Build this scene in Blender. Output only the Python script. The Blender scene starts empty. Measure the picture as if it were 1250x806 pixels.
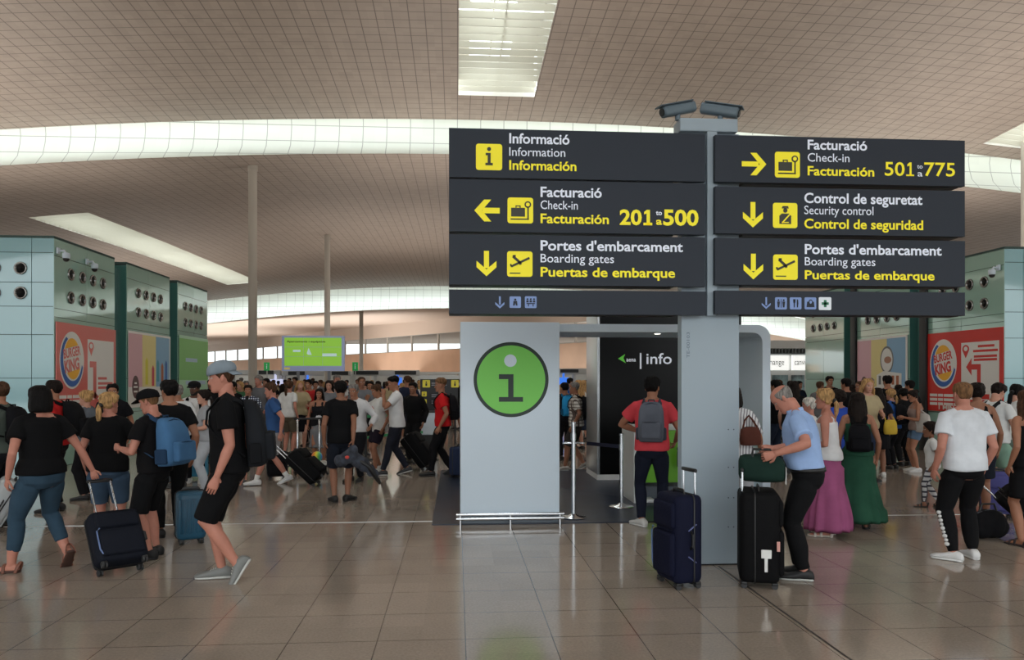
import bpy, math, random
import numpy as np
from mathutils import Matrix, Vector

SC = bpy.context.scene
COL = SC.collection
PI = math.pi
rad = math.radians
random.seed(7)

# ------------------------------------------------------------------ camera, sky, exposure
FPX, CX, HZ, EYE = 939.0, 625.0, 465.0, 1.70      # focal length, centre and horizon in pixels of the 1250x806 frame; eye height
YAW = rad(4.1)                                     # the camera looks 4.1 degrees to the right of the hall's axis (+Y)
cam_data = bpy.data.cameras.new('camera')
cam_data.sensor_width = 36.0
cam_data.lens = FPX / 1250.0 * 36.0
cam_data.shift_y = (HZ - 403.0) / 1250.0
cam_data.clip_end = 600
cam = bpy.data.objects.new('camera', cam_data)
COL.objects.link(cam)
cam.location = (0, 0, EYE)
cam.rotation_euler = (rad(90), 0, -YAW)
SC.camera = cam

SC.view_settings.view_transform = 'Standard'
SC.view_settings.look = 'None'
SC.view_settings.gamma = 1.0
SC.view_settings.use_curve_mapping = False
SC.view_settings.exposure = 0.0
SKY_POWER, ZENITH_POWER, GROUND_POWER = 1.9, 9.0, 0.4
COVE_POWER, COVE_POWER_FAR = 4.6, 2.2
FILL_POWER = 650.0      # base watts of the added fill lights aimed at the ceilings

world = bpy.data.worlds.new('daylight')
SC.world = world
world.use_nodes = True
wn, wl = world.node_tree.nodes, world.node_tree.links
wn.clear()
wo = wn.new('ShaderNodeOutputWorld'); wb = wn.new('ShaderNodeBackground')
wtc = wn.new('ShaderNodeTexCoord'); wsep = wn.new('ShaderNodeSeparateXYZ'); wr = wn.new('ShaderNodeValToRGB')
wl.new(wtc.outputs['Generated'], wsep.inputs[0])
wm = wn.new('ShaderNodeMath'); wm.operation = 'MULTIPLY_ADD'; wm.inputs[1].default_value = .5; wm.inputs[2].default_value = .5
wl.new(wsep.outputs['Z'], wm.inputs[0]); wl.new(wm.outputs[0], wr.inputs[0])
cr = wr.color_ramp
cr.elements[0].position = .49; cr.elements[0].color = (GROUND_POWER, GROUND_POWER, GROUND_POWER * .98, 1)
cr.elements[1].position = .51; cr.elements[1].color = (SKY_POWER * .94, SKY_POWER * .99, SKY_POWER * 1.0, 1)
e = cr.elements.new(1.0); e.color = (ZENITH_POWER * .92, ZENITH_POWER * .98, ZENITH_POWER, 1)
wl.new(wr.outputs[0], wb.inputs[0]); wb.inputs[1].default_value = 1.0
wl.new(wb.outputs[0], wo.inputs[0])

def fill_uplight(x, y, z, sx, sy, power):
    d = bpy.data.lights.new('fill_uplight', 'AREA'); d.shape = 'RECTANGLE'; d.size = sx; d.size_y = sy; d.energy = power; d.color = (1.0, .96, .91); d.spread = rad(150)
    o = bpy.data.objects.new('fill_uplight', d); COL.objects.link(o); o.location = (x, y, z); o.rotation_euler = (rad(180), 0, 0)
    return o
# made-up fill lights facing up, put in to brighten the ceilings and far end
for lx, ly in ((-15.0, 21.0), (16.5, 23.0)): fill_uplight(lx, ly, 4.75, 8, 16, FILL_POWER * .85)
for lx in (-13.0, 15.0): fill_uplight(lx, 4.0, 4.5, 8, 12, FILL_POWER * .8)
for lx, ly in ((-22.0, 52.0), (-2.0, 46.0), (18.0, 52.0)): fill_uplight(lx, ly, 3.2, 14, 16, FILL_POWER * .9)
fill_uplight(2.6, 13.6, 3.2, 3.2, 1.0, FILL_POWER * .45)                # added above the black kiosk wall to brighten the middle of the ceiling
fill_uplight(0.0, 27.0, 3.0, 6, 6, FILL_POWER * .5)
for lx, ly_ in ((-44.0, 120.0), (-20.0, 98.0), (24.0, 90.0)): fill_uplight(lx, ly_, 3.0, 30, 26, FILL_POWER * 5)

# ------------------------------------------------------------------ where a pixel of the photograph lies in the hall
FW = np.array([math.sin(YAW), math.cos(YAW)]); RT = np.array([math.cos(YAW), -math.sin(YAW)])
def ray(px): return FW + (px - CX) / FPX * RT
def W(px, d, z=0.0):
    p = ray(px) * d
    return (float(p[0]), float(p[1]), z)
def F(px, py): return W(px, EYE * FPX / (py - HZ))
def ZP(py, d): return EYE + (HZ - py) / FPX * d
def onY(px, py, y0):
    r = ray(px); t = y0 / r[1]
    return float(r[0] * t), float(ZP(py, t))
def onX(px, py, x0):
    r = ray(px); t = x0 / r[0]
    return float(r[1] * t), float(ZP(py, t))

# ------------------------------------------------------------------ materials
def lin(c):
    return tuple(((v / 255.0) / 12.92 if v / 255.0 <= .04045 else ((v / 255.0 + .055) / 1.055) ** 2.4) for v in c)
MATS = {}
def mat(name, rgb=(200, 200, 200), rough=.6, metal=0.0, emit=0.0, bump=0.0, bscale=40.0, vary=0.0, vscale=8.0, stretch=None, spec=.5, coat=0.0):
    """a principled surface; bump and vary add procedural noise to its relief and colour (rgb in 0..255 sRGB)"""
    if name in MATS: return MATS[name]
    m = bpy.data.materials.new(name); m.use_nodes = True
    n, l = m.node_tree.nodes, m.node_tree.links
    b = n['Principled BSDF']
    c = lin(rgb)
    b.inputs['Base Color'].default_value = (*c, 1)
    b.inputs['Roughness'].default_value = rough
    b.inputs['Metallic'].default_value = metal
    b.inputs['Specular IOR Level'].default_value = spec
    b.inputs['Coat Weight'].default_value = coat
    if emit:
        b.inputs['Emission Color'].default_value = (*c, 1); b.inputs['Emission Strength'].default_value = emit
    if bump or vary:
        tc = n.new('ShaderNodeTexCoord'); mp = n.new('ShaderNodeMapping')
        l.new(tc.outputs['Object'], mp.inputs[0])
        if stretch: mp.inputs['Scale'].default_value = stretch
    if vary:
        t = n.new('ShaderNodeTexNoise'); t.inputs['Scale'].default_value = vscale; t.inputs['Detail'].default_value = 4
        l.new(mp.outputs[0], t.inputs['Vector'])
        r = n.new('ShaderNodeValToRGB')
        r.color_ramp.elements[0].position = .35; r.color_ramp.elements[1].position = .65
        r.color_ramp.elements[0].color = (*[v * (1 - vary) for v in c], 1)
        r.color_ramp.elements[1].color = (*[min(1, v * (1 + vary)) for v in c], 1)
        l.new(t.outputs['Fac'], r.inputs[0]); l.new(r.outputs[0], b.inputs['Base Color'])
    if bump:
        t2 = n.new('ShaderNodeTexNoise'); t2.inputs['Scale'].default_value = bscale; t2.inputs['Detail'].default_value = 3
        l.new(mp.outputs[0], t2.inputs['Vector'])
        bp = n.new('ShaderNodeBump'); bp.inputs['Strength'].default_value = bump; bp.inputs['Distance'].default_value = .01
        l.new(t2.outputs['Fac'], bp.inputs['Height']); l.new(bp.outputs[0], b.inputs['Normal'])
    MATS[name] = m
    return m
def fabric(rgb, name=None, **k):
    k = dict(dict(rough=.9, bump=.35, bscale=14.0, vary=.10, vscale=5.0, spec=.15), **k)
    return mat(name or 'fabric_%d_%d_%d' % tuple(rgb), rgb, **k)

# ------------------------------------------------------------------ mesh building
class MB:
    """collects vertices and faces of one mesh"""
    def __init__(s): s.v = []; s.f = []; s.m = []; s.n = 0
    def add(s, v, f, m=0):
        s.v.append(np.asarray(v, float)); o = s.n
        for q in f: s.f.append(tuple(i + o for i in q)); s.m.append(m)
        s.n += len(v); return s
    def join(s, o, m=None):
        k = s.n; s.v += o.v
        for q, mm in zip(o.f, o.m): s.f.append(tuple(i + k for i in q)); s.m.append(mm if m is None else m)
        s.n += o.n; return s
    def verts(s): return np.concatenate(s.v) if s.v else np.zeros((0, 3))
    def xf(s, M):
        M = np.array(M); s.v = [a @ M[:3, :3].T + M[:3, 3] for a in s.v]; return s
    def box(s, x0, x1, y0, y1, z0, z1, m=0):
        v = [(x, y, z) for z in (z0, z1) for y in (y0, y1) for x in (x0, x1)]
        return s.add(v, [(0, 2, 3, 1), (4, 5, 7, 6), (0, 1, 5, 4), (2, 6, 7, 3), (0, 4, 6, 2), (1, 3, 7, 5)], m)
    def loft(s, rings, m=0, caps=True, closed=True):
        R = [np.asarray(r, float) for r in rings]; k = len(R[0]); f = []
        for i in range(len(R) - 1):
            for j in range(k if closed else k - 1):
                a, b = i * k + j, i * k + (j + 1) % k
                f.append((a, b, b + k, a + k))
        if caps:
            f.append(tuple(range(k - 1, -1, -1))); f.append(tuple((len(R) - 1) * k + j for j in range(k)))
        return s.add(np.concatenate(R), f, m)
    def tube(s, pts, rads, ref=(0, 0, 1), n=12, m=0, round_=0.5, sq=2.0):
        """a tapered limb: rads are radii or (across, along-ref) pairs; round_ rounds the ends"""
        P = np.asarray(pts, float); K = len(P)
        Rr = [(r, r) if np.isscalar(r) else tuple(r) for r in (rads if hasattr(rads, '__len__') else [rads] * K)]
        ref = np.asarray(ref, float)
        T = np.zeros_like(P)
        for i in range(K):
            a = P[min(i + 1, K - 1)] - P[max(i - 1, 0)]
            T[i] = a / (np.linalg.norm(a) + 1e-12)
        th = np.arange(n) * 2 * PI / n; ca, sa = np.cos(th), np.sin(th)
        if sq != 2.0:
            ca = np.sign(ca) * np.abs(ca) ** (2 / sq); sa = np.sign(sa) * np.abs(sa) ** (2 / sq)
        rings = []
        prev = None
        for i in range(K):
            u = np.cross(ref, T[i]); L = np.linalg.norm(u)
            if L < .05: u = prev if prev is not None else np.cross(ref + np.array([.31, .17, .23]), T[i])
            u = u - T[i] * np.dot(u, T[i]); u /= np.linalg.norm(u)
            if prev is not None and np.dot(u, prev) < 0 and L < .3: u = -u
            prev = u
            v = np.cross(T[i], u)
            a, b = Rr[i]
            ring = lambda k, d: P[i] + T[i] * d + np.outer(ca * a * k, u) + np.outer(sa * b * k, v)
            if i == 0 and round_:
                q = min(a, b) * round_; rings += [ring(.45, -q), ring(.85, -q * .6)]
            rings.append(ring(1, 0))
            if i == K - 1 and round_:
                q = min(a, b) * round_; rings += [ring(.85, q * .6), ring(.45, q)]
        return s.loft(rings, m)
    def ellipsoid(s, c, r, m=0, nu=12, nv=8, R=None):
        rings = []
        for i in range(1, nv):
            t = PI * i / nv
            th = np.arange(nu) * 2 * PI / nu
            p = np.stack([np.cos(th) * math.sin(t) * r[0], np.sin(th) * math.sin(t) * r[1], np.full(nu, -math.cos(t) * r[2])], 1)
            if R is not None: p = p @ np.asarray(R).T
            rings.append(p + np.asarray(c))
        return s.loft(rings, m)
    def cyl(s, p0, p1, r, n=16, m=0, r1=None):
        return s.tube([p0, p1], [r, r if r1 is None else r1], ref=(0.13, .21, .97) if abs(p1[2] - p0[2]) < .9 * math.dist(p0, p1) else (0, 1, 0), n=n, m=m, round_=0)
    def rbox(s, x0, x1, y0, y1, z0, z1, r=.03, m=0, seg=4, rz=None):
        """a box with rounded upright edges and softened top and bottom"""
        rz = r if rz is None else rz
        r = min(r, (x1 - x0) / 2 - 1e-4, (y1 - y0) / 2 - 1e-4); rz = min(rz, (z1 - z0) / 2 - 1e-4)
        def ring(ins, z):
            rr = max(r - ins, r * .25); o = []
            for cx, cy, a0 in ((x1 - ins - rr, y1 - ins - rr, 0), (x0 + ins + rr, y1 - ins - rr, 90), (x0 + ins + rr, y0 + ins + rr, 180), (x1 - ins - rr, y0 + ins + rr, 270)):
                for k in range(seg + 1):
                    a = rad(a0 + 90 * k / seg); o.append((cx + rr * math.cos(a), cy + rr * math.sin(a), z))
            return o
        q = [(1, 0), (.4, .18), (.12, .5), (0, 1)]
        rings = [ring(rz * i, z0 + rz * d) for i, d in q] + [ring(rz * i, z1 - rz * d) for i, d in reversed(q)]
        return s.loft(rings, m)

def mesh_data(name, mb, mats, smooth=True):
    me = bpy.data.meshes.new(name)
    me.from_pydata(mb.verts().tolist(), [], mb.f)
    for m in (mats if isinstance(mats, (list, tuple)) else [mats]): me.materials.append(m)
    if isinstance(mats, (list, tuple)) and len(mats) > 1:
        me.polygons.foreach_set('material_index', np.array(mb.m, dtype=np.int32))
    if smooth: me.polygons.foreach_set('use_smooth', np.ones(len(me.polygons), dtype=bool))
    me.update()
    return me
def obj(name, mb, mats, parent=None, loc=None, rotz=None, smooth=False, kind=None, angle=None):
    me = mesh_data(name, mb, mats, smooth or angle is not None)
    if angle is not None: me.set_sharp_from_angle(angle=rad(angle))
    o = bpy.data.objects.new(name, me); COL.objects.link(o)
    if parent is not None: o.parent = parent
    if loc is not None: o.location = loc
    if rotz is not None: o.rotation_euler = (0, 0, rotz)
    if kind: o['kind'] = kind
    return o
def tag(o, label, cat, group=None):
    o['label'] = label; o['category'] = cat
    if group: o['group'] = group
    return o
def thing(name, label, cat, loc=(0, 0, 0), rotz=0.0, group=None, M=None):
    o = bpy.data.objects.new(name, None); COL.objects.link(o)
    o.empty_display_size = .1
    if M is not None: o.matrix_world = M
    else: o.location = loc; o.rotation_euler = (0, 0, rotz)
    return tag(o, label, cat, group)
def copy_tree(o, parent=None, link=True):
    c = o.copy(); COL.objects.link(c)
    if parent is not None: c.parent = parent
    for ch in list(o.children): copy_tree(ch, c)
    return c

# flat lettering and emblems: local x to the right, y up, z out of the face
def frame(origin, u, n):
    u, n = Vector(u).normalized(), Vector(n).normalized(); v = n.cross(u)
    return Matrix(((u.x, v.x, n.x, origin[0]), (u.y, v.y, n.y, origin[1]), (u.z, v.z, n.z, origin[2]), (0, 0, 0, 1)))
def flat(mb, pts, z0=0.0, t=.003, m=0):
    """a flat outline cut from sheet of thickness t"""
    n = len(pts)
    a = sum(pts[i][0] * pts[(i + 1) % n][1] - pts[(i + 1) % n][0] * pts[i][1] for i in range(n))
    if a < 0: pts = pts[::-1]
    v = [(x, y, z0) for x, y in pts] + [(x, y, z0 + t) for x, y in pts]
    f = [tuple(range(n, 2 * n)), tuple(range(n - 1, -1, -1))] + [(i, (i + 1) % n, (i + 1) % n + n, i + n) for i in range(n)]
    return mb.add(v, f, m)
def circ(cx, cy, rx, ry=None, n=48, a0=0, a1=360, rot=0):
    ry = rx if ry is None else ry; o = []
    full = abs(a1 - a0) >= 359.9
    for k in range(n if full else n + 1):
        a = rad(a0 + (a1 - a0) * k / n); x, y = rx * math.cos(a), ry * math.sin(a)
        c, s_ = math.cos(rad(rot)), math.sin(rad(rot)); o.append((cx + x * c - y * s_, cy + x * s_ + y * c))
    return o
def rrect(x0, x1, y0, y1, r, n=5):
    o = []
    for cx, cy, a0 in ((x1 - r, y1 - r, 0), (x0 + r, y1 - r, 90), (x0 + r, y0 + r, 180), (x1 - r, y0 + r, 270)):
        o += [(cx + r * math.cos(rad(a0 + 90 * k / n)), cy + r * math.sin(rad(a0 + 90 * k / n))) for k in range(n + 1)]
    return o
def stroke(p, q, w):
    dx, dy = q[0] - p[0], q[1] - p[1]; L = math.hypot(dx, dy); nx, ny = -dy / L * w / 2, dx / L * w / 2
    return [(p[0] + nx, p[1] + ny), (p[0] - nx, p[1] - ny), (q[0] - nx, q[1] - ny), (q[0] + nx, q[1] + ny)]
_txt = {}
def text_mb(s, bold=0.0):
    """outlines of a line of text, scaled so that its capitals are 1 high and it starts at x = 0"""
    if (s, bold) not in _txt:
        out = []
        for body in ('H', s):
            cu = bpy.data.curves.new('lettering', 'FONT'); cu.body = body; cu.offset = bold; cu.extrude = 0; cu.resolution_u = 3
            o = bpy.data.objects.new('lettering', cu); COL.objects.link(o)
            dg = bpy.context.evaluated_depsgraph_get()
            me = bpy.data.meshes.new_from_object(o.evaluated_get(dg))
            v = np.array([tuple(p.co) for p in me.vertices]); f = [tuple(p.vertices) for p in me.polygons]
            bpy.data.objects.remove(o); bpy.data.curves.remove(cu); bpy.data.meshes.remove(me)
            out.append((v, f))
        h = out[0][0][:, 1].max() - out[0][0][:, 1].min(); base = out[0][0][:, 1].min()
        v, f = out[1]; v = v.copy(); v[:, 1] -= base; v[:, 0] -= v[:, 0].min(); v /= h
        _txt[(s, bold)] = (v, f)
    v, f = _txt[(s, bold)]
    return v.copy(), f
def numeral_one(mb, x, y, cap, w, th, z=0, m=0):
    """a numeral 1 with flag and foot"""
    c = x + w * .55
    flat(mb, [(c - th / 2, y), (c + th / 2, y), (c + th / 2, y + cap), (c - th * .45, y + cap), (c - th / 2 - w * .28, y + cap * .86), (c - th / 2 - w * .28, y + cap * .70), (c - th / 2, y + cap * .77)], z0=z, t=.001, m=m)
    flat(mb, [(x, y), (x + w, y), (x + w, y + th * .75), (x, y + th * .75)], z0=z, t=.001, m=m)
def letters(mb, s, x, y, cap, width=None, bold=0.0, z=.0, m=0, rot=0.0):
    v, f = text_mb(s, bold)
    sx = cap if width is None else width / v[:, 0].max()
    X, Y = v[:, 0] * sx, v[:, 1] * cap
    c, s_ = math.cos(rad(rot)), math.sin(rad(rot))
    return mb.add(np.stack([x + X * c - Y * s_, y + X * s_ + Y * c, np.full(len(v), z)], 1), f, m)
# ------------------------------------------------------------------ the hall
def nodes_of(m): return m.node_tree.nodes, m.node_tree.links, m.node_tree.nodes['Principled BSDF']
def line_mask(n, l, coord, pitch, offset, width):
    """1 on thin joint lines every `pitch` metres along one coordinate"""
    a = n.new('ShaderNodeMath'); a.operation = 'MULTIPLY_ADD'; a.inputs[1].default_value = 1 / pitch; a.inputs[2].default_value = -offset / pitch + .5
    l.new(coord, a.inputs[0])
    fr = n.new('ShaderNodeMath'); fr.operation = 'FRACT'; l.new(a.outputs[0], fr.inputs[0])
    s = n.new('ShaderNodeMath'); s.operation = 'SUBTRACT'; l.new(fr.outputs[0], s.inputs[0]); s.inputs[1].default_value = .5
    ab = n.new('ShaderNodeMath'); ab.operation = 'ABSOLUTE'; l.new(s.outputs[0], ab.inputs[0])
    lt = n.new('ShaderNodeMath'); lt.operation = 'LESS_THAN'; l.new(ab.outputs[0], lt.inputs[0]); lt.inputs[1].default_value = width / pitch / 2
    return lt.outputs[0], a.outputs[0]
def tiled(name, rgb, joint, px, py, ox, oy, wj, rough, vary=.06, spec=.5, noise=0.0, axes='XY', rough_var=0.0, joint2=None):
    m = mat(name, rgb, rough, spec=spec); n, l, b = nodes_of(m)
    g = n.new('ShaderNodeNewGeometry'); sp = n.new('ShaderNodeSeparateXYZ'); l.new(g.outputs['Position'], sp.inputs[0])
    lx, cx = line_mask(n, l, sp.outputs[axes[0]], px, ox, wj)
    ly, cy = line_mask(n, l, sp.outputs[axes[1]], py, oy, wj)
    mx = n.new('ShaderNodeMath'); mx.operation = 'MAXIMUM'; l.new(lx, mx.inputs[0]); l.new(ly, mx.inputs[1])
    fx = n.new('ShaderNodeMath'); fx.operation = 'FLOOR'; l.new(cx, fx.inputs[0])
    fy = n.new('ShaderNodeMath'); fy.operation = 'FLOOR'; l.new(cy, fy.inputs[0])
    cb = n.new('ShaderNodeCombineXYZ'); l.new(fx.outputs[0], cb.inputs[0]); l.new(fy.outputs[0], cb.inputs[1])
    wn_ = n.new('ShaderNodeTexWhiteNoise'); l.new(cb.outputs[0], wn_.inputs['Vector'])
    c = lin(rgb)
    mixt = n.new('ShaderNodeMix'); mixt.data_type = 'RGBA'
    mixt.inputs['A'].default_value = (*[v * (1 - vary) for v in c], 1); mixt.inputs['B'].default_value = (*[v * (1 + vary) for v in c], 1)
    l.new(wn_.outputs['Value'], mixt.inputs['Factor'])
    col = mixt.outputs['Result']
    if noise:
        t = n.new('ShaderNodeTexNoise'); t.inputs['Scale'].default_value = 55; t.inputs['Detail'].default_value = 6; l.new(g.outputs['Position'], t.inputs['Vector'])
        t2 = n.new('ShaderNodeTexNoise'); t2.inputs['Scale'].default_value = 1.7; t2.inputs['Detail'].default_value = 4; l.new(g.outputs['Position'], t2.inputs['Vector'])
        ad = n.new('ShaderNodeMath'); ad.operation = 'MULTIPLY_ADD'; l.new(t2.outputs['Fac'], ad.inputs[0]); ad.inputs[1].default_value = .5; l.new(t.outputs['Fac'], ad.inputs[2])
        mr = n.new('ShaderNodeMapRange'); l.new(ad.outputs[0], mr.inputs[0]); mr.inputs[1].default_value = .5; mr.inputs[2].default_value = 1.0
        mr.inputs[3].default_value = 1 - noise; mr.inputs[4].default_value = 1 + noise
        mu = n.new('ShaderNodeVectorMath'); mu.operation = 'SCALE'; l.new(col, mu.inputs[0]); l.new(mr.outputs[0], mu.inputs['Scale'])
        col = mu.outputs[0]
        if rough_var:
            rr = n.new('ShaderNodeMapRange'); l.new(t2.outputs['Fac'], rr.inputs[0]); rr.inputs[1].default_value = .3; rr.inputs[2].default_value = .7
            rr.inputs[3].default_value = rough - rough_var; rr.inputs[4].default_value = rough + rough_var; l.new(rr.outputs[0], b.inputs['Roughness'])
    mj = n.new('ShaderNodeMix'); mj.data_type = 'RGBA'; l.new(mx.outputs[0], mj.inputs['Factor']); l.new(col, mj.inputs['A'])
    mj.inputs['B'].default_value = (*lin(joint), 1)
    l.new(mj.outputs['Result'], b.inputs['Base Color'])
    return m

M_floor = tiled('polished_stone_floor', (150, 138, 126), (84, 76, 70), .575, .575, .056, 5.07, .007, .115, vary=.06, noise=.14, rough_var=.012, spec=.8)
mb = MB()
xs = [-60, 60]; mb.add([(-70, -30, 0), (70, -30, 0), (70, 150, 0), (-70, 150, 0)], [(0, 1, 2, 3)])
obj('floor', mb, M_floor, kind='structure')
mb = MB(); mb.box(-12, 14, 9.33, 9.36, -.01, .003)
obj('trim_1', mb, mat('brushed_steel_strip', (205, 205, 205), .35, metal=.8), kind='structure')
mb = MB(); mb.box(2.385, 2.4, 1.5, 6.9, -.01, .002)
obj('trim_2', mb, mat('dark_joint', (48, 42, 40), .6), kind='structure')

def arch(x): return -.0026 * (x - 1.2) ** 2
PA = lambda y: 10.85 + .55 * math.sin(PI * min(1, max(0, (y + 16) / 43.0)))
PB = lambda y: np.interp(y, [27.2, 36, 45, 60, 76], [9.7, 10.12, 10.42, 10.75, 10.95])
PC = lambda y: np.interp(y, [76.4, 95, 180], [8.9, 9.6, 10.2])
M_ceil = tiled('ribbed_ceiling_tiles', (166, 150, 137), (116, 104, 95), .42, .42, .02, 0, .026, .55, vary=.05)
M_cove = tiled('white_cove_tiles', (212, 216, 208), (160, 162, 156), .84, .6, .02, 0, .03, .5, vary=.02, axes='XZ')
def ceiling_sheet(name, prof, ys, xs, holes, m, flat_=lambda y: 1.0):
    mb = MB(); v = [(x, y, prof(y) + arch(x) * flat_(y)) for y in ys for x in xs]; f = []
    k = len(xs)
    for j in range(len(ys) - 1):
        for i in range(k - 1):
            cx, cy = (xs[i] + xs[i + 1]) / 2, (ys[j] + ys[j + 1]) / 2
            if any(h[0] < cx < h[1] and h[2] < cy < h[3] for h in holes): continue
            f.append((j * k + i, (j + 1) * k + i, (j + 1) * k + i + 1, j * k + i + 1))
    mb.add(v, f)
    return obj(name, mb, m, kind='structure', smooth=True)
def lines(a, b, step, extra):
    return sorted(set([round(x, 3) for x in np.arange(a, b + .01, step)] + [round(x, 3) for x in extra]))
HA = [(.05, 2.5, -8, 24.9), (18.6, 21.2, -8, 26.0), (-21.2, -18.6, -8, 24.9)]
HB = [(-19.2, -16.6, 36, 66), (.05, 2.5, 36, 66), (18.6, 21.2, 36, 66)]
xa = lines(-46, 46, 2, [h[i] for h in HA for i in (0, 1)]); xb = lines(-46, 46, 2, [h[i] for h in HB for i in (0, 1)])
ceiling_sheet('ceiling', PA, lines(-16, 27, 1, [24.9, 26.0]), xa, HA, M_ceil)
ceiling_sheet('ceiling_middle', PB, lines(27.2, 76, 1.2, [36, 66]), xb, HB, M_ceil)
ceiling_sheet('ceiling_far', PC, lines(76.4, 180, 4, []), lines(-80, 60, 2, []), [], mat('far_ceiling_panels', (224, 208, 194), .8), flat_=lambda y: float(np.interp(y, [76.4, 100], [1.0, .12])))
# white coves where one ceiling wave ends above the next, each washed by a hidden line of lamps
def cove(name, prof, xs, lamp, power):
    M_strip = mat('lamp_of_' + name, (240, 248, 245), .5, emit=power)
    mb = MB(); k = len(xs)
    mb.add([(x, y, z + arch(x)) for y, z in prof for x in xs], [(j * k + i, j * k + i + 1, (j + 1) * k + i + 1, (j + 1) * k + i) for j in range(len(prof) - 1) for i in range(k - 1)])
    o = obj(name, mb, M_cove, kind='structure', smooth=True)
    mb = MB(); mb.tube([(x, lamp[0], lamp[1] + arch(x)) for x in xs], lamp[2], ref=(0, 1, 0), n=6, round_=0)
    obj('strip_lamp', mb, M_strip, parent=o)
cove('trim_3', [(27.0, 11.4), (27.55, 11.38), (27.8, 11.2), (27.85, 10.9), (27.8, 10.6), (27.65, 10.15), (27.2, 9.7)], lines(-46, 46, 2, []), (27.2, 11.06, .05), COVE_POWER)
cove('trim_4', [(76.0, 11.6), (76.9, 11.6), (77.3, 11.3), (77.4, 10.6), (77.2, 9.8), (76.4, 8.9)], lines(-46, 46, 2, []), (76.35, 11.2, .1), COVE_POWER_FAR)
# louvred skylights: white well, slats across it
M_well = mat('white_skylight_well', (214, 212, 204), .6)
M_slat = mat('white_louvre', (224, 222, 210), .5)
n_, l_, b_ = nodes_of(M_slat); tl_ = n_.new('ShaderNodeBsdfTranslucent'); tl_.inputs[0].default_value = (.8, .8, .74, 1); ms_ = n_.new('ShaderNodeMixShader'); ms_.inputs[0].default_value = .5
l_.new(b_.outputs[0], ms_.inputs[1]); l_.new(tl_.outputs[0], ms_.inputs[2]); l_.new(ms_.outputs[0], n_['Material Output'].inputs[0])
def skylight(n_, h, prof, pitch):
    x0, x1, y0, y1 = h
    mb = MB(); ys = np.arange(y0, y1 + .01, 1.0)
    for xx in (x0, x1):
        k = len(ys)
        v = [(xx, y, prof(y) + arch(xx) + dz) for dz in (0, 1.3) for y in ys]
        mb.add(v, [(i, i + 1, i + 1 + k, i + k) for i in range(k - 1)])
    for yy in (y0, y1): mb.add([(x0, yy, prof(yy) + arch(x0)), (x1, yy, prof(yy) + arch(x1)), (x1, yy, prof(yy) + 1.3), (x0, yy, prof(yy) + 1.3)], [(0, 1, 2, 3)])
    o = obj('window_%d' % n_, mb, M_well, kind='structure')
    mb = MB()
    for y in np.arange(y0 + pitch / 2, y1, pitch):
        za, zb_ = prof(y) + arch(x0), prof(y) + arch(x1); t = .13
        mb.add([(x0, y, za), (x1, y, zb_), (x1, y + .02, zb_), (x0, y + .02, za), (x0, y - t * .8, za + t), (x1, y - t * .8, zb_ + t), (x1, y - t * .8 + .02, zb_ + t), (x0, y - t * .8 + .02, za + t)],
               [(0, 1, 2, 3), (4, 7, 6, 5), (0, 4, 5, 1), (2, 6, 7, 3), (0, 3, 7, 4), (1, 5, 6, 2)])
    mb.box((x0 + x1) / 2 - .02, (x0 + x1) / 2 + .02, y0, y1, min(prof(y0), prof(y1)) + .25, min(prof(y0), prof(y1)) + .33)
    obj('louvre', mb, M_slat, parent=o)
    mb = MB()
    zt = lambda y: prof(y) + 1.2
    for y in np.arange(y0, y1, 6.0):
        e_ = min(y + 6.0, y1); zz = max(zt(y), zt(e_)) - .1
        mb.box(x0, x0 + .35, y, e_, zz, zz + .06); mb.box(x1 - .8, x1, y, e_, zz, zz + .06); mb.box(x0 + .35, x1 - .8, y, y + 1.2, zz, zz + .06)
        mb.box(x0 + .35, x1 - .8, y + 4.0, y + 4.15, zz - .1, zz); mb.box((x0 + x1) / 2 - .25, (x0 + x1) / 2 - .2, y, e_, zz - .1, zz)
    obj('roof_frame', mb, M_well, parent=o)
SKY = [(h, PA) for h in HA] + [(h, PB) for h in HB]
for i, (h, p) in enumerate(SKY): skylight(i + 1, h, p, .42)
# slender pale columns, floor to ceiling
M_col = mat('pale_column_paint', (188, 180, 168), .5)
def column(px, d, r, top):
    x, y, _ = W(px, d)
    mb = MB(); mb.cyl((0, 0, 0), (0, 0, top + arch(x)), r, n=24); mb.cyl((0, 0, top + arch(x) - .35), (0, 0, top + arch(x) - .05), r * 1.12, n=24)
    mb.cyl((0, 0, 0), (0, 0, .12), r * 1.3, n=24)
    return obj('column', mb, M_col, loc=(x, y, 0), smooth=False, angle=40)
for px, d, r, top, lb in ((308.5, 28.2, .155, 9.93, 'thick pale round column left of the green screen, nearest of its row'), (399.5, 45, .17, 10.45, 'slender pale round column rising behind the green screen'), (441, 77, .2, 9.1, 'thinnest pale round column, far off between screen and white panel')):
    tag(column(px, d, r, top), lb, 'column', 'round columns down the hall')
tag(column(1251, 27, .12, 11.6), 'pale round column at the right edge of the hall in front of the service kiosks', 'column', 'round columns down the hall')
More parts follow.
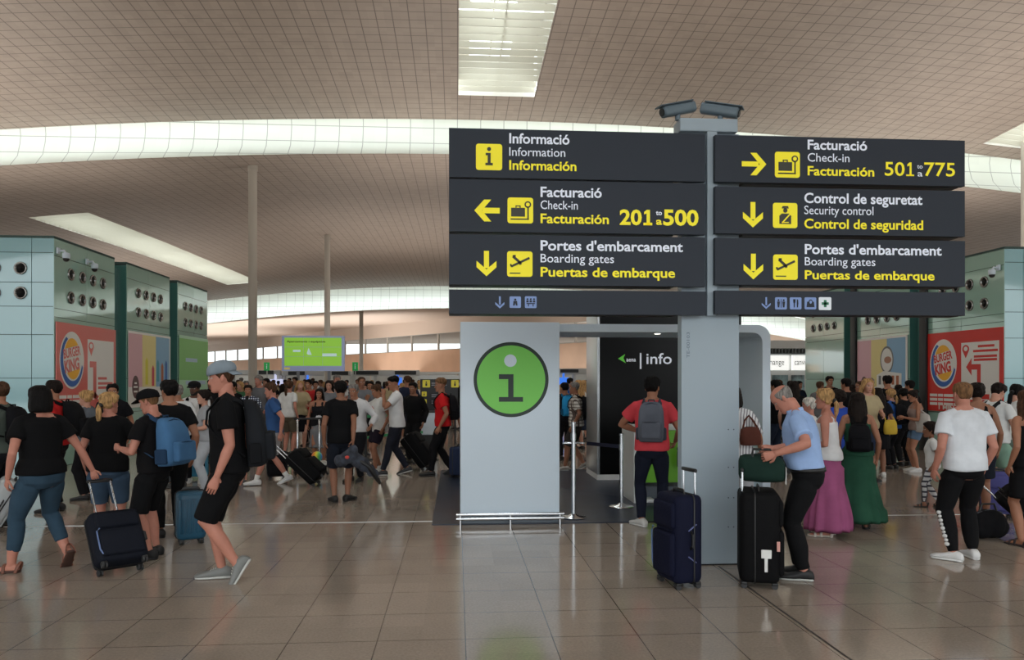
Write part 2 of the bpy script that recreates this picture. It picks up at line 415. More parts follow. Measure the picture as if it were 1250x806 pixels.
# far end wall with its band of windows, standing askew to the hall
EW0, EW1 = np.array(W(205, 184)[:2]), np.array(W(735, 77.6)[:2])
eu = (EW1 - EW0); EL = float(np.linalg.norm(eu)); eu /= EL
en = np.array([eu[1], -eu[0]])
MW = frame((EW0[0], EW0[1], 0), (eu[0], eu[1], 0), (en[0], en[1], 0))
def wallpiece(name, x0, x1, z0, z1, m, parent=None, t=.3, kind='structure'):
    mb = MB(); mb.box(x0, x1, z0, z1, -t, 0)
    o = obj(name, mb, m, parent=parent, kind=kind if parent is None else None)
    if parent is None: o.matrix_world = MW
    return o
M_salmon = mat('warm_wall_panels', (232, 198, 172), .7, vary=.06, vscale=.3)
M_pale = mat('pale_wall', (226, 212, 200), .6)
wallpiece('wall_back', 0, EL, 0, 5.7, M_salmon)
wallpiece('wall_back_upper', 0, EL, 7.85, 13, M_pale)
win = wallpiece('window_7', 0, EL, 5.65, 5.75, mat('window_frame', (200, 198, 192), .4))
mb = MB()
for k in range(int(EL / 6.2) + 1): mb.box(k * 6.2 - .09, k * 6.2 + .09, 5.7, 7.9, -.25, 0)
mb.box(0, EL, 7.8, 7.9, -.28, -.02)
obj('mullion', mb, mat('window_frame'), parent=win)
mg = bpy.data.materials.new('clear_glass'); mg.use_nodes = True
n_, l_ = mg.node_tree.nodes, mg.node_tree.links; n_.clear()
o_ = n_.new('ShaderNodeOutputMaterial'); tr = n_.new('ShaderNodeBsdfTransparent'); gl = n_.new('ShaderNodeBsdfGlossy'); mx_ = n_.new('ShaderNodeMixShader')
tr.inputs[0].default_value = (.95, .97, .97, 1); gl.inputs['Roughness'].default_value = .02; mx_.inputs[0].default_value = .06
l_.new(tr.outputs[0], mx_.inputs[1]); l_.new(gl.outputs[0], mx_.inputs[2]); l_.new(mx_.outputs[0], o_.inputs[0])
MATS['clear_glass'] = mg
mb = MB(); mb.box(0, EL, 5.72, 7.85, -.15, -.13); obj('pane', mb, mg, parent=win)

p0, p1 = np.array(W(735, 77.8)[:2]), np.array(W(1150, 86)[:2]); q = (p1 - p0) / np.linalg.norm(p1 - p0)
mb = MB(); mb.box(0, float(np.linalg.norm(p1 - p0)), 0, 9.5, -.3, 0); o = obj('wall_back_right', mb, M_pale, kind='structure'); o.matrix_world = frame((p0[0], p0[1], 0), (q[0], q[1], 0), (q[1], -q[0], 0))
p0 = W(240, 52); p1 = W(735, 52); q = np.array(p1[:2]) - np.array(p0[:2]); L_ = float(np.linalg.norm(q)); q /= L_
mb = MB()
for k in range(14): mb.box(k * L_ / 14 + .02, (k + 1) * L_ / 14 - .02, .0, 2.15, -.1, 0)
mb.box(0, L_, 2.15, 2.3, -.14, .04)
o = obj('wall_security', mb, mat('pale_security_screen', (214, 216, 212), .5), kind='structure'); o.matrix_world = frame((p0[0], p0[1], 0), (q[0], q[1], 0), (q[1], -q[0], 0))
# ------------------------------------------------------------------ sign tower and its signs
M_post = mat('blue_grey_enamel', (150, 164, 174), .45)
M_sign = mat('charcoal_sign_face', (40, 46, 56), .5, spec=.25)
M_signback = mat('black_sign_box', (14, 14, 16), .5)
M_yel = mat('yellow_sign_film', (226, 212, 22), .5, emit=.30)
M_wht = mat('white_sign_film', (214, 219, 230), .5, emit=.22)
M_ink = mat('dark_pictogram_film', (46, 46, 34), .5)
M_blu = mat('pale_blue_sign_film', (122, 146, 196), .5, emit=.08)
M_steel = mat('polished_steel', (205, 208, 212), .16, metal=1.0)
M_black = mat('black_plastic', (16, 16, 18), .45)
PY = 6.94
def Z0(px, py, y=None): return onY(px, py, PY if y is None else y)
px0, px1 = Z0(832, 600)[0], Z0(902, 600)[0]
ptop = Z0(862, 163)[1]
t = thing('sign_tower', 'tall blue grey sign pillar standing on the stone floor in front of the kiosk', 'sign post', ((px0 + px1) / 2, PY + .06, 0))
hw = (px1 - px0) / 2; cxm = (px0 + px1) / 2
mb = MB(); mb.box(-hw, hw, -.06, .06, 0, ptop); obj('post', mb, M_post, t)
mb = MB()
for x in (hw - .1, hw - .05):
    for z in (.35, .62, .9, 1.25): mb.cyl((x, -.0605, z), (x, -.063, z), .006, n=8)
obj('screw', mb, mat('dark_screw', (70, 76, 84), .5), t)['kind'] = 'stuff'
mb = MB(); mb.box(-hw - .003, hw + .003, -.064, .064, 0, .012); obj('base_gap', mb, M_signback, t)
mb = MB(); a, b = Z0(828, 155)[0] - cxm, Z0(898, 155)[0] - cxm
mb.rbox(a, b, -.12, .1, Z0(860, 163)[1], Z0(860, 147)[1], r=.01); obj('cap', mb, M_post, t, angle=30)
mb = MB(); a = (Z0(861, 300)[0] + Z0(873, 300)[0]) / 2 - cxm
mb.box(a - .045, a + .045, -.115, -.055, Z0(866, 386)[1], Z0(860, 150)[1]); obj('mullion', mb, M_post, t)
mb = MB(); letters(mb, 'TE-00103', 0, 0, .028, width=.235)
o = obj('lettering', mb, mat('grey_print', (92, 108, 118), .6), t); o.matrix_local = Matrix(((0, -1, 0, -hw + .075), (0, 0, -1, -.0615), (1, 0, 0, Z0(838, 437)[1]), (0, 0, 0, 1)))

SY = PY - .12                                                       # the plane of the sign faces
def arrow_down(mb, cx, cy, w, h, th, m=0):
    flat(mb, [(cx - th / 2, cy + h / 2), (cx + th / 2, cy + h / 2), (cx + th / 2, cy - h * .18), (cx - th / 2, cy - h * .18)], m=m)
    flat(mb, [(cx, cy - h / 2), (cx + w / 2, cy - h / 2 + w * .45), (cx + w / 2, cy - h / 2 + w * .45 + th * 1.25), (cx, cy - h / 2 + th * 1.35), (cx - w / 2, cy - h / 2 + w * .45 + th * 1.25), (cx - w / 2, cy - h / 2 + w * .45)], m=m)
    return mb
def turn(mb, cx, cy, deg):
    c, s_ = math.cos(rad(deg)), math.sin(rad(deg))
    mb.v = [np.stack([cx + (a[:, 0] - cx) * c - (a[:, 1] - cy) * s_, cy + (a[:, 0] - cx) * s_ + (a[:, 1] - cy) * c, a[:, 2]], 1) for a in mb.v]
    return mb
def picto(kind, mb, s):
    """dark figure inside a square tile of side s centred on 0,0"""
    q = lambda pts: flat(mb, [(x * s, y * s) for x, y in pts], z0=.004)
    if kind == 'info':
        q(circ(.0, .3, .075)); q([(-.13, .15), (.06, .15), (.06, -.24), (-.055, -.24), (-.055, .06), (-.13, .06)]); q([(-.14, -.32), (.14, -.32), (.14, -.23), (-.14, -.23)])
    elif kind == 'baggage':
        q([(-.36, -.24), (.18, -.24), (.18, .1), (-.36, .1)]); q(stroke((-.17, .1), (-.17, .17), .04)); q(stroke((-.01, .1), (-.01, .17), .04)); q(stroke((-.19, .17), (.01, .17), .04))
        q(stroke((-.38, -.34), (.33, -.34), .05)); q(stroke((.3, -.34), (.3, .14), .055))
        flat(mb, [(x * s, y * s) for x, y in circ(.29, .23, .13)], z0=.004); 
        for k in range(1): flat(mb, [(x * s, y * s) for x, y in circ(.29, .23, .075)], z0=.005, m=1)
    elif kind == 'plane':
        q(stroke((-.34, -.1), (.38, .24), .085)); q(stroke((.0, .06), (-.27, .3), .10)); q(stroke((-.28, .31), (-.16, .32), .07)); q(stroke((-.34, -.1), (-.36, .0), .06))
        q(stroke((.0, .06), (.04, -.02), .1)); q(stroke((-.40, -.36), (.02, -.36), .04))
    elif kind == 'officer':
        q(circ(0, .2, .085, .095)); q([(-.13, .31), (.13, .31), (.11, .37), (-.11, .37)]); q(stroke((-.14, .29), (.14, .29), .03))
        q([(-.24, -.34), (-.24, -.02), (-.15, .07), (.15, .07), (.24, -.02), (.24, -.34)])
        flat(mb, [(x * s, y * s) for x, y in stroke((-.13, -.3), (.2, .06), .05)], z0=.0055, m=1); flat(mb, [(x * s, y * s) for x, y in stroke((-.15, -.28), (.14, -.28), .035)], z0=.0055, m=1)
    elif kind == 'lift':
        q(circ(0, .22, .1)); q([(-.16, .1), (.16, .1), (.2, -.3), (.06, -.3), (.0, -.05), (-.06, -.3), (-.2, -.3)])
    elif kind == 'counter':
        for k in (-.28, 0, .28): q(circ(k, .25, .08)); q([(k - .1, .14), (k + .1, .14), (k + .1, -.02), (k - .1, -.02)])
        q([(-.36, -.08), (.36, -.08), (.36, -.16), (-.36, -.16)]); q(stroke((-.2, -.16), (-.2, -.36), .08)); q(stroke((.2, -.16), (.2, -.36), .08))
    elif kind == 'toilet':
        for k in (-.22, .22): q(circ(k, .26, .08)); q([(k - .12, .15), (k + .12, .15), (k + .06, -.34), (k - .06, -.34)])
        q(stroke((0, .36), (0, -.36), .04))
    elif kind == 'food':
        q(stroke((-.12, .32), (-.12, -.34), .08)); q([(-.22, .34), (-.02, .34), (-.04, .04), (-.2, .04)]); q([(.1, .34), (.2, .3), (.22, -.02), (.18, -.34), (.1, -.34)])
    elif kind == 'shop':
        q([(-.28, .14), (.28, .14), (.34, -.32), (-.34, -.32)]); flat(mb, [(x * s, y * s) for x, y in circ(0, .12, .16, .2)], z0=.005); flat(mb, [(x * s, y * s) for x, y in circ(0, .1, .1, .13)], z0=.0055, m=1)
    elif kind == 'cross':
        q([(-.28, -.1), (.28, -.1), (.28, .1), (-.28, .1)]); q([(-.1, -.28), (.1, -.28), (.1, .28), (-.1, .28)])
def sign(label, xl, xr, yt, yb, texts, arrow=None, tiles=(), ax=None):
    x0, zt = onY(xl, yt, SY); _, z0 = onY(xl, yb, SY); x1, _ = onY(xr, yt, SY)
    M = frame((x0, SY, z0), (1, 0, 0), (0, -1, 0)); h = zt - z0; w = x1 - x0
    t = thing('wayfinding_sign', label, 'sign', M=M, group='signs on the tower')
    L = lambda px, py: (onY(px, py, SY)[0] - x0, onY(px, py, SY)[1] - z0)
    mb = MB(); mb.box(0, w, 0, h, -.055, 0); obj('face_panel', mb, M_sign, t)
    mb = MB(); e0, e1 = (.0, w - .28) if xl < 700 else (.28, w - .03); mb.box(e0, e1, -.004, .02, -.20, -.055); obj('back_box', mb, M_signback, t)
    for s_, tx0, tx1, cap_t, base, m, bold in texts:
        a, b = L(tx0, base); c, _ = L(tx1, base); _, d = L(tx0, cap_t)
        mb = MB(); wd, cp = c - a, d - b
        if s_.endswith('01'): letters(mb, s_[:-1], a, b, cp, width=wd * .67, bold=bold, z=.003); numeral_one(mb, a + wd * .72, b, cp, wd * .27, cp * (.22 if bold > .02 else .15), z=.003)
        else: letters(mb, s_, a, b, cp, width=wd, bold=bold, z=.003)
        obj('lettering', mb, m, t)
    if arrow:
        kind, a0, a1, b0, b1, m, th = arrow; xa, ya = L(a0, b1); xb, yb_ = L(a1, b0); cx, cy = (xa + xb) / 2, (ya + yb_) / 2
        mb = MB(); wide, tall = (xb - xa), (yb_ - ya)
        if kind != 'down': wide, tall = tall, wide
        arrow_down(mb, cx, cy, wide, tall, th); turn(mb, cx, cy, {'down': 0, 'left': -90, 'right': 90}[kind]); obj('arrow', mb, m, t)
    for kind, a0, a1, b0, b1, m, m2 in tiles:
        xa, ya = L(a0, b1); xb, yb_ = L(a1, b0); cx, cy = (xa + xb) / 2, (ya + yb_) / 2; s_ = min(xb - xa, yb_ - ya)
        mb = MB(); flat(mb, rrect(-s_ / 2, s_ / 2, -s_ / 2, s_ / 2, s_ * .1)); o = obj('pictogram_tile', mb, m, t, loc=(cx, cy, 0))
        mb = MB(); picto(kind, mb, s_); obj('pictogram', mb, [m2, m], o)
    return t
B = .022
sign('topmost left sign reading Informació with a yellow letter i tile', 548, 861, 156, 216,
     [('Informació', 621.6, 695.2, 162.6, 175.2, M_wht, B), ('Information', 621.6, 690, 179.9, 190.3, M_wht, .004), ('Información', 621.6, 703.6, 195.6, 207.5, M_yel, B)],
     tiles=[('info', 581, 613, 176, 207.6, M_yel, M_ink)])
sign('left sign with left arrow and yellow check-in numbers 201 to 500', 548, 861, 218.4, 282.3,
     [('Facturació', 659.8, 734.5, 228, 240.6, M_wht, B), ('Check-in', 659.8, 705.3, 244.8, 255.3, M_wht, .004), ('Facturación', 659.8, 743.2, 260.8, 272.6, M_yel, B),
      ('201', 756.4, 796.5, 255.8, 274.7, M_yel, .03), ('500', 809.5, 852.6, 255.8, 275.4, M_yel, .03), ('to', 800.6, 808, 256.8, 262.8, M_wht, B), ('a', 800.8, 808, 265.5, 274.6, M_yel, .03)],
     ('left', 579, 610, 244, 270.2, M_yel, .05), [('baggage', 619.5, 650.8, 241.2, 273, M_yel, M_ink)])
sign("left sign with down arrow reading Portes d'embarcament below the 201 to 500 sign", 548, 861, 285.8, 347.3,
     [("Portes d'embarcament", 659.8, 833.5, 293.4, 305.8, M_wht, B), ('Boarding gates', 659.8, 749.4, 310, 320.4, M_wht, .004), ('Puertas de embarque', 659.8, 824, 326, 337.8, M_yel, B)],
     ('down', 581.7, 606, 306.5, 337.2, M_yel, .045), [('plane', 619, 650, 307, 338, M_yel, M_ink)])
sign('narrow lowest left sign with two small blue pictograms', 548, 862, 353.4, 383, [], ('down', 604.6, 615.7, 362, 376.7, M_blu, .016),
     [('lift', 622, 635.9, 361.5, 376.6, M_blu, M_sign), ('counter', 640.7, 655, 361.5, 376.6, M_blu, M_sign)])
sign('topmost right sign with right arrow and yellow check-in numbers 501 to 775', 873, 1177.8, 164.6, 221.8,
     [('Facturació', 985.7, 1058.3, 170.6, 182.6, M_wht, B), ('Check-in', 985.7, 1036.8, 187, 197.2, M_wht, .004), ('Facturación', 985.7, 1067, 202.8, 214.2, M_yel, B),
      ('501', 1079.8, 1116, 197.8, 214.5, M_yel, .012), ('775', 1128, 1165.6, 198.4, 214.9, M_yel, .012), ('to', 1119.4, 1126, 200.5, 205.8, M_wht, .004), ('a', 1119.8, 1126, 208, 215.5, M_wht, .004)],
     ('right', 905.5, 935.4, 187, 213.8, M_yel, .046), [('baggage', 945.8, 976.3, 185.6, 217, M_yel, M_ink)])
sign('right sign reading Control de seguretat with a yellow officer pictogram', 873, 1177.8, 227.6, 284.8,
     [('Control de seguretat', 981.6, 1125.7, 235.4, 248, M_wht, B), ('Security control', 981.6, 1066, 251.2, 261.6, M_wht, .004), ('Control de seguridad', 981.6, 1126.7, 267, 279, M_yel, B)],
     ('down', 906.9, 931.2, 247, 277.6, M_yel, .045), [('officer', 943.4, 973.2, 247.8, 278.6, M_yel, M_ink)])
sign("right sign with down arrow reading Portes d'embarcament below the security sign", 873, 1178, 290.2, 347.4,
     [("Portes d'embarcament", 982.2, 1149.3, 298, 310.3, M_wht, B), ('Boarding gates', 982.2, 1068.4, 314, 324, M_wht, .004), ('Puertas de embarque', 982.2, 1140.6, 330, 341, M_yel, B)],
     ('down', 907.6, 931.5, 310, 341, M_yel, .045), [('plane', 943.7, 973.6, 310.7, 342, M_yel, M_ink)])
M_green = mat('pharmacy_green', (30, 120, 84), .5); M_tilew = mat('white_tile_film', (220, 226, 232), .5, emit=.1)
sign('narrow lowest right sign with blue pictograms and a green cross', 873, 1178, 354.6, 383.6, [], ('down', 929.8, 940.6, 363, 377.3, M_blu, .014),
     [('toilet', 946, 960.4, 363, 378, M_blu, M_sign), ('food', 964, 978.2, 363, 378, M_blu, M_sign), ('shop', 982, 996.2, 363, 378, M_blu, M_sign), ('cross', 999.4, 1014.6, 363, 378.6, M_tilew, M_green)])
# cameras on top of the tower
M_cam = mat('grey_camera_housing', (96, 112, 122), .4)
def tower_camera(label, px, py, rz, pitch):
    x, z = Z0(px, py); capz = Z0(860, 147)[1]
    t = thing('security_camera', label, 'camera', (x, PY + .02, capz), rz, 'cameras on the sign tower')
    d = np.array([0, -math.cos(pitch), -math.sin(pitch)]); u = np.array([0, -math.sin(pitch), math.cos(pitch)])
    mb = MB(); mb.cyl((0, 0, 0), (0, 0, .05), .025); obj('bracket', mb, M_cam, t, angle=40)
    c = np.array([0, 0, .10])
    mb = MB(); mb.tube([c - d * .17, c + d * .16], [(.055, .05)] * 2, ref=u, n=20, sq=3.2, round_=.3); obj('housing', mb, M_cam, t, angle=40)
    mb = MB(); mb.tube([c - d * .15 + u * .052, c + d * .2 + u * .052], [(.062, .008)] * 2, ref=u, n=16, sq=4, round_=.2); obj('sun_shield', mb, mat('camera_shield', (82, 96, 106), .4), t, angle=40)
    mb = MB(); mb.cyl(c + d * .16, c + d * .182, .036); obj('lens', mb, M_black, t, angle=40)
tower_camera('grey camera on the sign tower pointing left', 828, 140, rad(-72), rad(16))
tower_camera('grey camera on the sign tower pointing right, beside its twin', 880, 140, rad(62), rad(16))

# ------------------------------------------------------------------ information kiosk
M_kwhite = mat('white_kiosk_laminate', (202, 216, 228), .4)
KY = 9.1
kx0, kx1 = onY(562, 500, KY)[0], onY(683, 500, KY)[0]
kzt = onY(562, 393, KY)[1]; kzb = onY(562, 627, KY)[1]
t = thing('information_panel', 'white upright panel with a big green letter i disc', 'panel', (kx0, KY, 0))
kw = kx1 - kx0
mb = MB(); mb.rbox(0, kw, 0, .10, kzb, kzt, r=.006); obj('panel', mb, M_kwhite, t, angle=30)
mb = MB(); mb.box(.01, kw - .01, .012, .09, 0, kzb); obj('plinth', mb, mat('dark_plinth', (84, 92, 100), .4), t)
for z, r in ((.125, .018), (.075, .02)):
    mb = MB(); mb.cyl((-.05, -.045, z), (kw + .05, -.045, z), r); obj('rail', mb, M_steel, t, angle=40)
mb = MB()
for x in (0.0, kw * .5, kw): mb.cyl((x, -.045, .0), (x, -.045, .13), .014)
obj('rail_foot', mb, M_steel, t, angle=40)
cx, cz = onY(624, 463.6, KY); R = 46 * KY / FPX
def kp(px, py): a, b = onY(px, py, KY); return (a - kx0, b)
Mk = lambda o: setattr(o, 'matrix_local', Matrix(((1, 0, 0, 0), (0, 0, -1, 0), (0, 1, 0, 0), (0, 0, 0, 1))))
M_ring = mat('dark_green_ring', (24, 40, 36), .5); M_disc = mat('info_green', (116, 200, 82), .45)
cx -= kx0
mb = MB(); flat(mb, circ(cx, cz, R, n=72)); Mk(obj('disc_rim', mb, M_ring, t))
mb = MB(); flat(mb, circ(cx, cz, R * .91, n=72), z0=.003, t=.002); Mk(obj('disc', mb, M_disc, t))
mb = MB(); flat(mb, circ(*kp(623, 440.5), 7.6 * KY / FPX), z0=.005, t=.002); Mk(obj('dot', mb, M_kwhite, t))
mb = MB()
flat(mb, [kp(*q) for q in ((609, 457), (626.8, 457), (626.8, 484.8), (638.4, 484.8), (638.4, 490.6), (609, 490.6), (609, 484.8), (620.3, 484.8), (620.3, 463), (609, 463))], z0=.005, t=.002)
Mk(obj('letter_i', mb, M_ring, t))
# the white portal behind the panel
ox1 = onY(940.5, 500, KY + .1)[0] - kx0; ih = kzt - .105
t = thing('kiosk_portal', 'white portal frame with rounded corner spanning from the i panel to right of pillar', 'portal', (kx0, KY + .1, 0))
out = [(.0, 0), (.0, kzt - .01)] + [(ox1 - .16 + .16 * math.sin(rad(a)), kzt - .17 + .16 * math.cos(rad(a))) for a in range(0, 91, 15)] + [(ox1, 0)]
inn = [(ox1 - .10, 0)] + [(ox1 - .10 - .12 + .12 * math.cos(rad(a)), ih - .12 + .12 * math.sin(rad(a))) for a in range(0, 91, 15)] + [(kw - .02, ih), (kw - .02, 0)]
mb = MB(); n1 = len(out) + len(inn); pl = out + inn
v = [(x, 0, z) for x, z in pl] + [(x, 1.15, z) for x, z in pl]
mb.add(v, [tuple(range(n1)), tuple(range(2 * n1 - 1, n1 - 1, -1))] + [(i, i + n1, (i + 1) % n1 + n1, (i + 1) % n1) for i in range(n1)])
obj('frame', mb, M_kwhite, t)
mb = MB(); mb.cyl((onY(805, 402, KY + .3)[0] - kx0, .3, ih - .004), (onY(805, 402, KY + .3)[0] - kx0, .3, ih + .0), .035); obj('downlight', mb, mat('downlight_glow', (255, 250, 235), .5, emit=6), t)
mb = MB(); mb.rbox(ox1 - .42, ox1 - .10, .35, 1.1, .0, .72, r=.02); obj('ledge', mb, M_kwhite, t, angle=30)
# navy floor mat of the kiosk
mb = MB(); mb.rbox(onY(527, 640, KY)[0], onY(948, 640, KY)[0], KY - .02, 14.6, .0, .012, r=.02, rz=.004)
tag(obj('floor_mat', mb, mat('navy_floor_mat', (28, 38, 56), .34, vary=.25, vscale=3), angle=30), 'dark navy floor mat laid under the information kiosk', 'mat')
# black wall with the info lettering
WY = 12.95
wx0, wx1 = onY(731, 500, WY)[0], onY(905, 500, WY)[0]
t = thing('info_wall', 'glossy black kiosk wall lettered info in white', 'wall panel', (wx0, WY, .012))
mb = MB(); mb.box(.02, wx1 - wx0, 0, 1.1, .09, 3.1); obj('black_face', mb, mat('black_gloss_panel', (7, 7, 9), .3, spec=.15), t)
mb = MB(); mb.rbox(-.03, .02, -.0, 1.1, .09, 3.1, r=.015); obj('side_trim', mb, mat('brushed_aluminium', (190, 195, 200), .3, metal=.7), t, angle=30)
mb = MB(); mb.box(-.03, wx1 - wx0, -.02, 1.1, 0, .09); obj('plinth', mb, mat('white_plinth', (220, 222, 224), .4), t)
wp = lambda px, py: (onY(px, py, WY)[0] - wx0, onY(px, py, WY)[1] - .012)
mb = MB(); letters(mb, 'info', *wp(789, 444.5), .185, width=wp(820, 444)[0] - wp(789, 444)[0], bold=.01, z=.002); Mk(obj('lettering', mb, M_wht, t))
mb = MB(); a, b = wp(781, 450.5), wp(783, 431); flat(mb, [(a[0], a[1]), (b[0], a[1]), (b[0], b[1]), (a[0], b[1])]); Mk(obj('divider_bar', mb, M_wht, t))
mb = MB(); letters(mb, 'aena', *wp(764.5, 441.5), .07, width=.165, bold=.02, z=.002); Mk(obj('small_lettering', mb, M_wht, t))
mb = MB(); flat(mb, [wp(754.5, 438), wp(763, 432.5), wp(761, 437.5), wp(764, 443.5)]); Mk(obj('emblem', mb, mat('emblem_green', (90, 190, 60), .5, emit=.2), t))
# reception desk with its green front
DY = 10.45
dx0 = onY(774, 560, DY)[0]; dx1 = onY(905, 560, DY)[0]
t = thing('reception_desk', 'white slab-sided reception desk with lime green front beside the black wall', 'desk', (dx0, DY, .012))
M_desk = mat('white_desk_solid_surface', (216, 218, 216), .35)
for x in (0.0, dx1 - dx0 - .1):
    mb = MB(); pr = [(0.0, 0), (.0, .93), (.03, 1.03), (.1, 1.06), (.78, 1.06), (.78, 0.0)]
    P = [(y, z) for y, z in pr]; n1 = len(P)
    v = [(x, y, z) for y, z in P] + [(x + .10, y, z) for y, z in P]
    mb.add(v, [tuple(range(n1 - 1, -1, -1)), tuple(range(n1, 2 * n1))] + [(i, (i + 1) % n1, (i + 1) % n1 + n1, i + n1) for i in range(n1)])
    mb.rbox(x, x + (.30 if x == 0 else .1), 0, .78, 0, .05, r=.02); obj('side_slab', mb, M_desk, t)
mb = MB(); mb.rbox(.05, dx1 - dx0 - .05, 0.2, .78, .98, 1.04, r=.01); obj('worktop', mb, M_desk, t, angle=30)
mb = MB(); mb.box(.1, dx1 - dx0 - .1, .16, .2, .26, .99); obj('front_panel', mb, mat('lime_green_panel', (112, 182, 34), .4), t)
mb = MB(); mb.box(.1, dx1 - dx0 - .1, .22, .6, .0, .2); obj('kick_plinth', mb, mat('dark_plinth'), t)
mb = MB(); letters(mb, 'i', (onY(826, 552, DY)[0] - dx0), .5, .3, bold=.05, z=0); Mk(obj('letter_i', mb, M_ring, t)); t.children[-1].location.y = .158
# chrome barrier posts
def stanchion(label, px, py, h, ring=None, belt=None):
    x, y, _ = F(px, py); t = thing('stanchion', label, 'barrier post', (x, y, .012), 0, 'chrome barrier posts')
    mb = MB(); mb.loft([[(r * math.cos(k * PI / 12), r * math.sin(k * PI / 12), z) for k in range(24)] for r, z in ((.16, 0), (.165, .008), (.15, .018), (.06, .03), (.035, .05))]); obj('base', mb, M_steel, t, angle=50)
    mb = MB(); mb.cyl((0, 0, .04), (0, 0, h), .026); obj('pole', mb, M_steel, t, angle=50)
    mb = MB(); mb.cyl((0, 0, h), (0, 0, h + .02), .032); mb.cyl((0, 0, h - .2), (0, 0, h - .12), .034); obj('head', mb, M_steel, t, angle=50)
    if ring: mb = MB(); mb.tube([(-.13, 0, ring), (.13, 0, ring)], .014, ref=(0, 0, 1)); obj('arm', mb, M_steel, t, angle=50)
    if belt:
        q = np.array(F(*belt)[:2]) - np.array([x, y]); mb = MB(); L = np.linalg.norm(q); nn = np.array([-q[1], q[0]]) / L * .002
        mb.add([(*(s_ * nn), z) for s_ in (-1, 1) for z in (h - .18, h - .13)] + [(*(q + s_ * nn), z) for s_ in (-1, 1) for z in (h - .18, h - .13)], [(0, 1, 5, 4), (2, 6, 7, 3), (1, 3, 7, 5), (0, 4, 6, 2)])
        obj('belt', mb, mat('navy_belt', (22, 26, 52), .7), t)
stanchion('chrome barrier post right beside the white i panel', 700, 633.5, 1.16, ring=.92)
stanchion('chrome barrier post with navy belt in front of the reception desk', 758.5, 620, .96, belt=(716, 612))
stanchion('chrome barrier post half hidden behind the man in the red shirt', 822, 604, .9)

# ------------------------------------------------------------------ glass clad service kiosks either side
M_glassy = mat('teal_back_painted_glass', (156, 194, 180), .06, spec=.7, coat=.6)
M_glassb = mat('back_painted_glass_blue_reflection', (146, 190, 198), .06, spec=.7, coat=.6)  # front glass: a bluish reflection is put into its colour
M_recess = mat('dark_teal_glass', (74, 122, 116), .12)
M_joint = mat('kiosk_backing', (52, 78, 74), .6)  # dark backing behind the open glass joints, also on the roof edge
M_chrome = mat('chrome_ring', (150, 150, 148), .25, metal=.9)
M_dark = mat('nozzle_bore', (12, 12, 13), .6)
def nozzle_mb(r):
    mb = MB(); ring = lambda rr, z: [(rr * math.cos(k * PI / 12), rr * math.sin(k * PI / 12), z) for k in range(24)]
    mb.loft([ring(r, 0), ring(r * 1.0, .02), ring(r * .93, .035), ring(r * .8, .03)], 0, caps=False)
    mb.loft([ring(r * .8, .03), ring(r * .66, .006)], 0, caps=False)
    mb.loft([ring(r * .66, .006), ring(r * .6, .004), ring(.01, .003)], 1)
    return mb
NOZ = mesh_data('air_nozzle', nozzle_mb(.125), [M_chrome, M_dark])
def clad_face(t, M, w, h, cols, rows, m, name='cladding'):
    """a face of glass sheets with open joints over a darker backing"""
    mb = MB(); g = .006
    for a, b in zip(cols[:-1], cols[1:]):
        for c, d in zip(rows[:-1], rows[1:]): mb.box(a + g, b - g, c + g, d - g, .0, .02)
    o = obj(name, mb, m, t); o.matrix_local = M
    return o
ROWS = [0, .95, 1.75, 2.95, 3.12, 4.15, 4.5]
TOP = 4.5
def kiosk(label, side, X, ya, yb, noz, front=False, fnoz=(), fcols=None, fpx=None):
    """side -1: left of the hall, facing +X; +1: right, facing -X. Local frame: origin on the near corner of the aisle face"""
    t = thing('service_kiosk', label, 'kiosk', (X, ya, 0), 0, 'glass clad service kiosks')
    L = yb - ya; D = 7.0 * side
    mb = MB(); x0, x1 = sorted((side * .03, D)); mb.box(x0, x1, .03, L - .03, 0, TOP - .02); obj('core', mb, M_joint, t)
    if side < 0: Ms = frame((0, 0, 0), (0, 1, 0), (1, 0, 0)); Ms.translation = (-.02, 0, 0)
    else: Ms = frame((0, L, 0), (0, -1, 0), (-1, 0, 0)); Ms.translation = (.02, L, 0)
    nc = 2 if L < 3.5 else 3
    clad_face(t, Ms, L, TOP, list(np.linspace(0, L, nc + 1)), ROWS, M_glassy, 'side_cladding')
    if front:
        Mf = frame((D if side < 0 else 0, 0, 0), (1, 0, 0), (0, -1, 0)); Mf.translation = (D if side < 0 else 0, .02, 0)
        cols = [7.0 - c for c in (7, 5.6, 4.2, 2.9, 1.55, .42, 0)] if side < 0 else [0, .42, 1.55, 2.9, 4.2, 5.6, 7.0]
        clad_face(t, Mf, 7, TOP, cols, [0, .9, 1.75, 2.6, 3.15, 3.62, 4.2, 4.5], M_glassb, 'front_cladding')
        for fx, fz in fnoz:
            o = bpy.data.objects.new('air_nozzle', NOZ); COL.objects.link(o); o.parent = t; o.matrix_local = frame((fx, 0, fz), (1, 0, 0), (0, -1, 0))
    else:
        mb = MB(); x0, x1 = sorted((side * .02, D)); mb.box(x0, x1, 0, .03, 0, TOP - .05); obj('end_panel', mb, M_recess, t)
    for ny in noz:
        for nz in (3.86, 3.39):
            o = bpy.data.objects.new('air_nozzle', NOZ); COL.objects.link(o); o.parent = t
            o.matrix_local = frame((0, ny - ya, nz), (0, 1 if side < 0 else -1, 0), (-side, 0, 0))
    mb = MB(); x0, x1 = sorted((-side * .0, D)); mb.box(x0, x1, 0, L, TOP - .02, TOP + .03); obj('roof_edge', mb, M_joint, t)
    mb = MB(); mb.box(*sorted((side * .9, side * 1.5)), L * .4, L * .6, TOP + .03, TOP + .2); obj('roof_box', mb, M_kwhite, t)  # plain box without a lamp; the fill lights are added separately
    return t
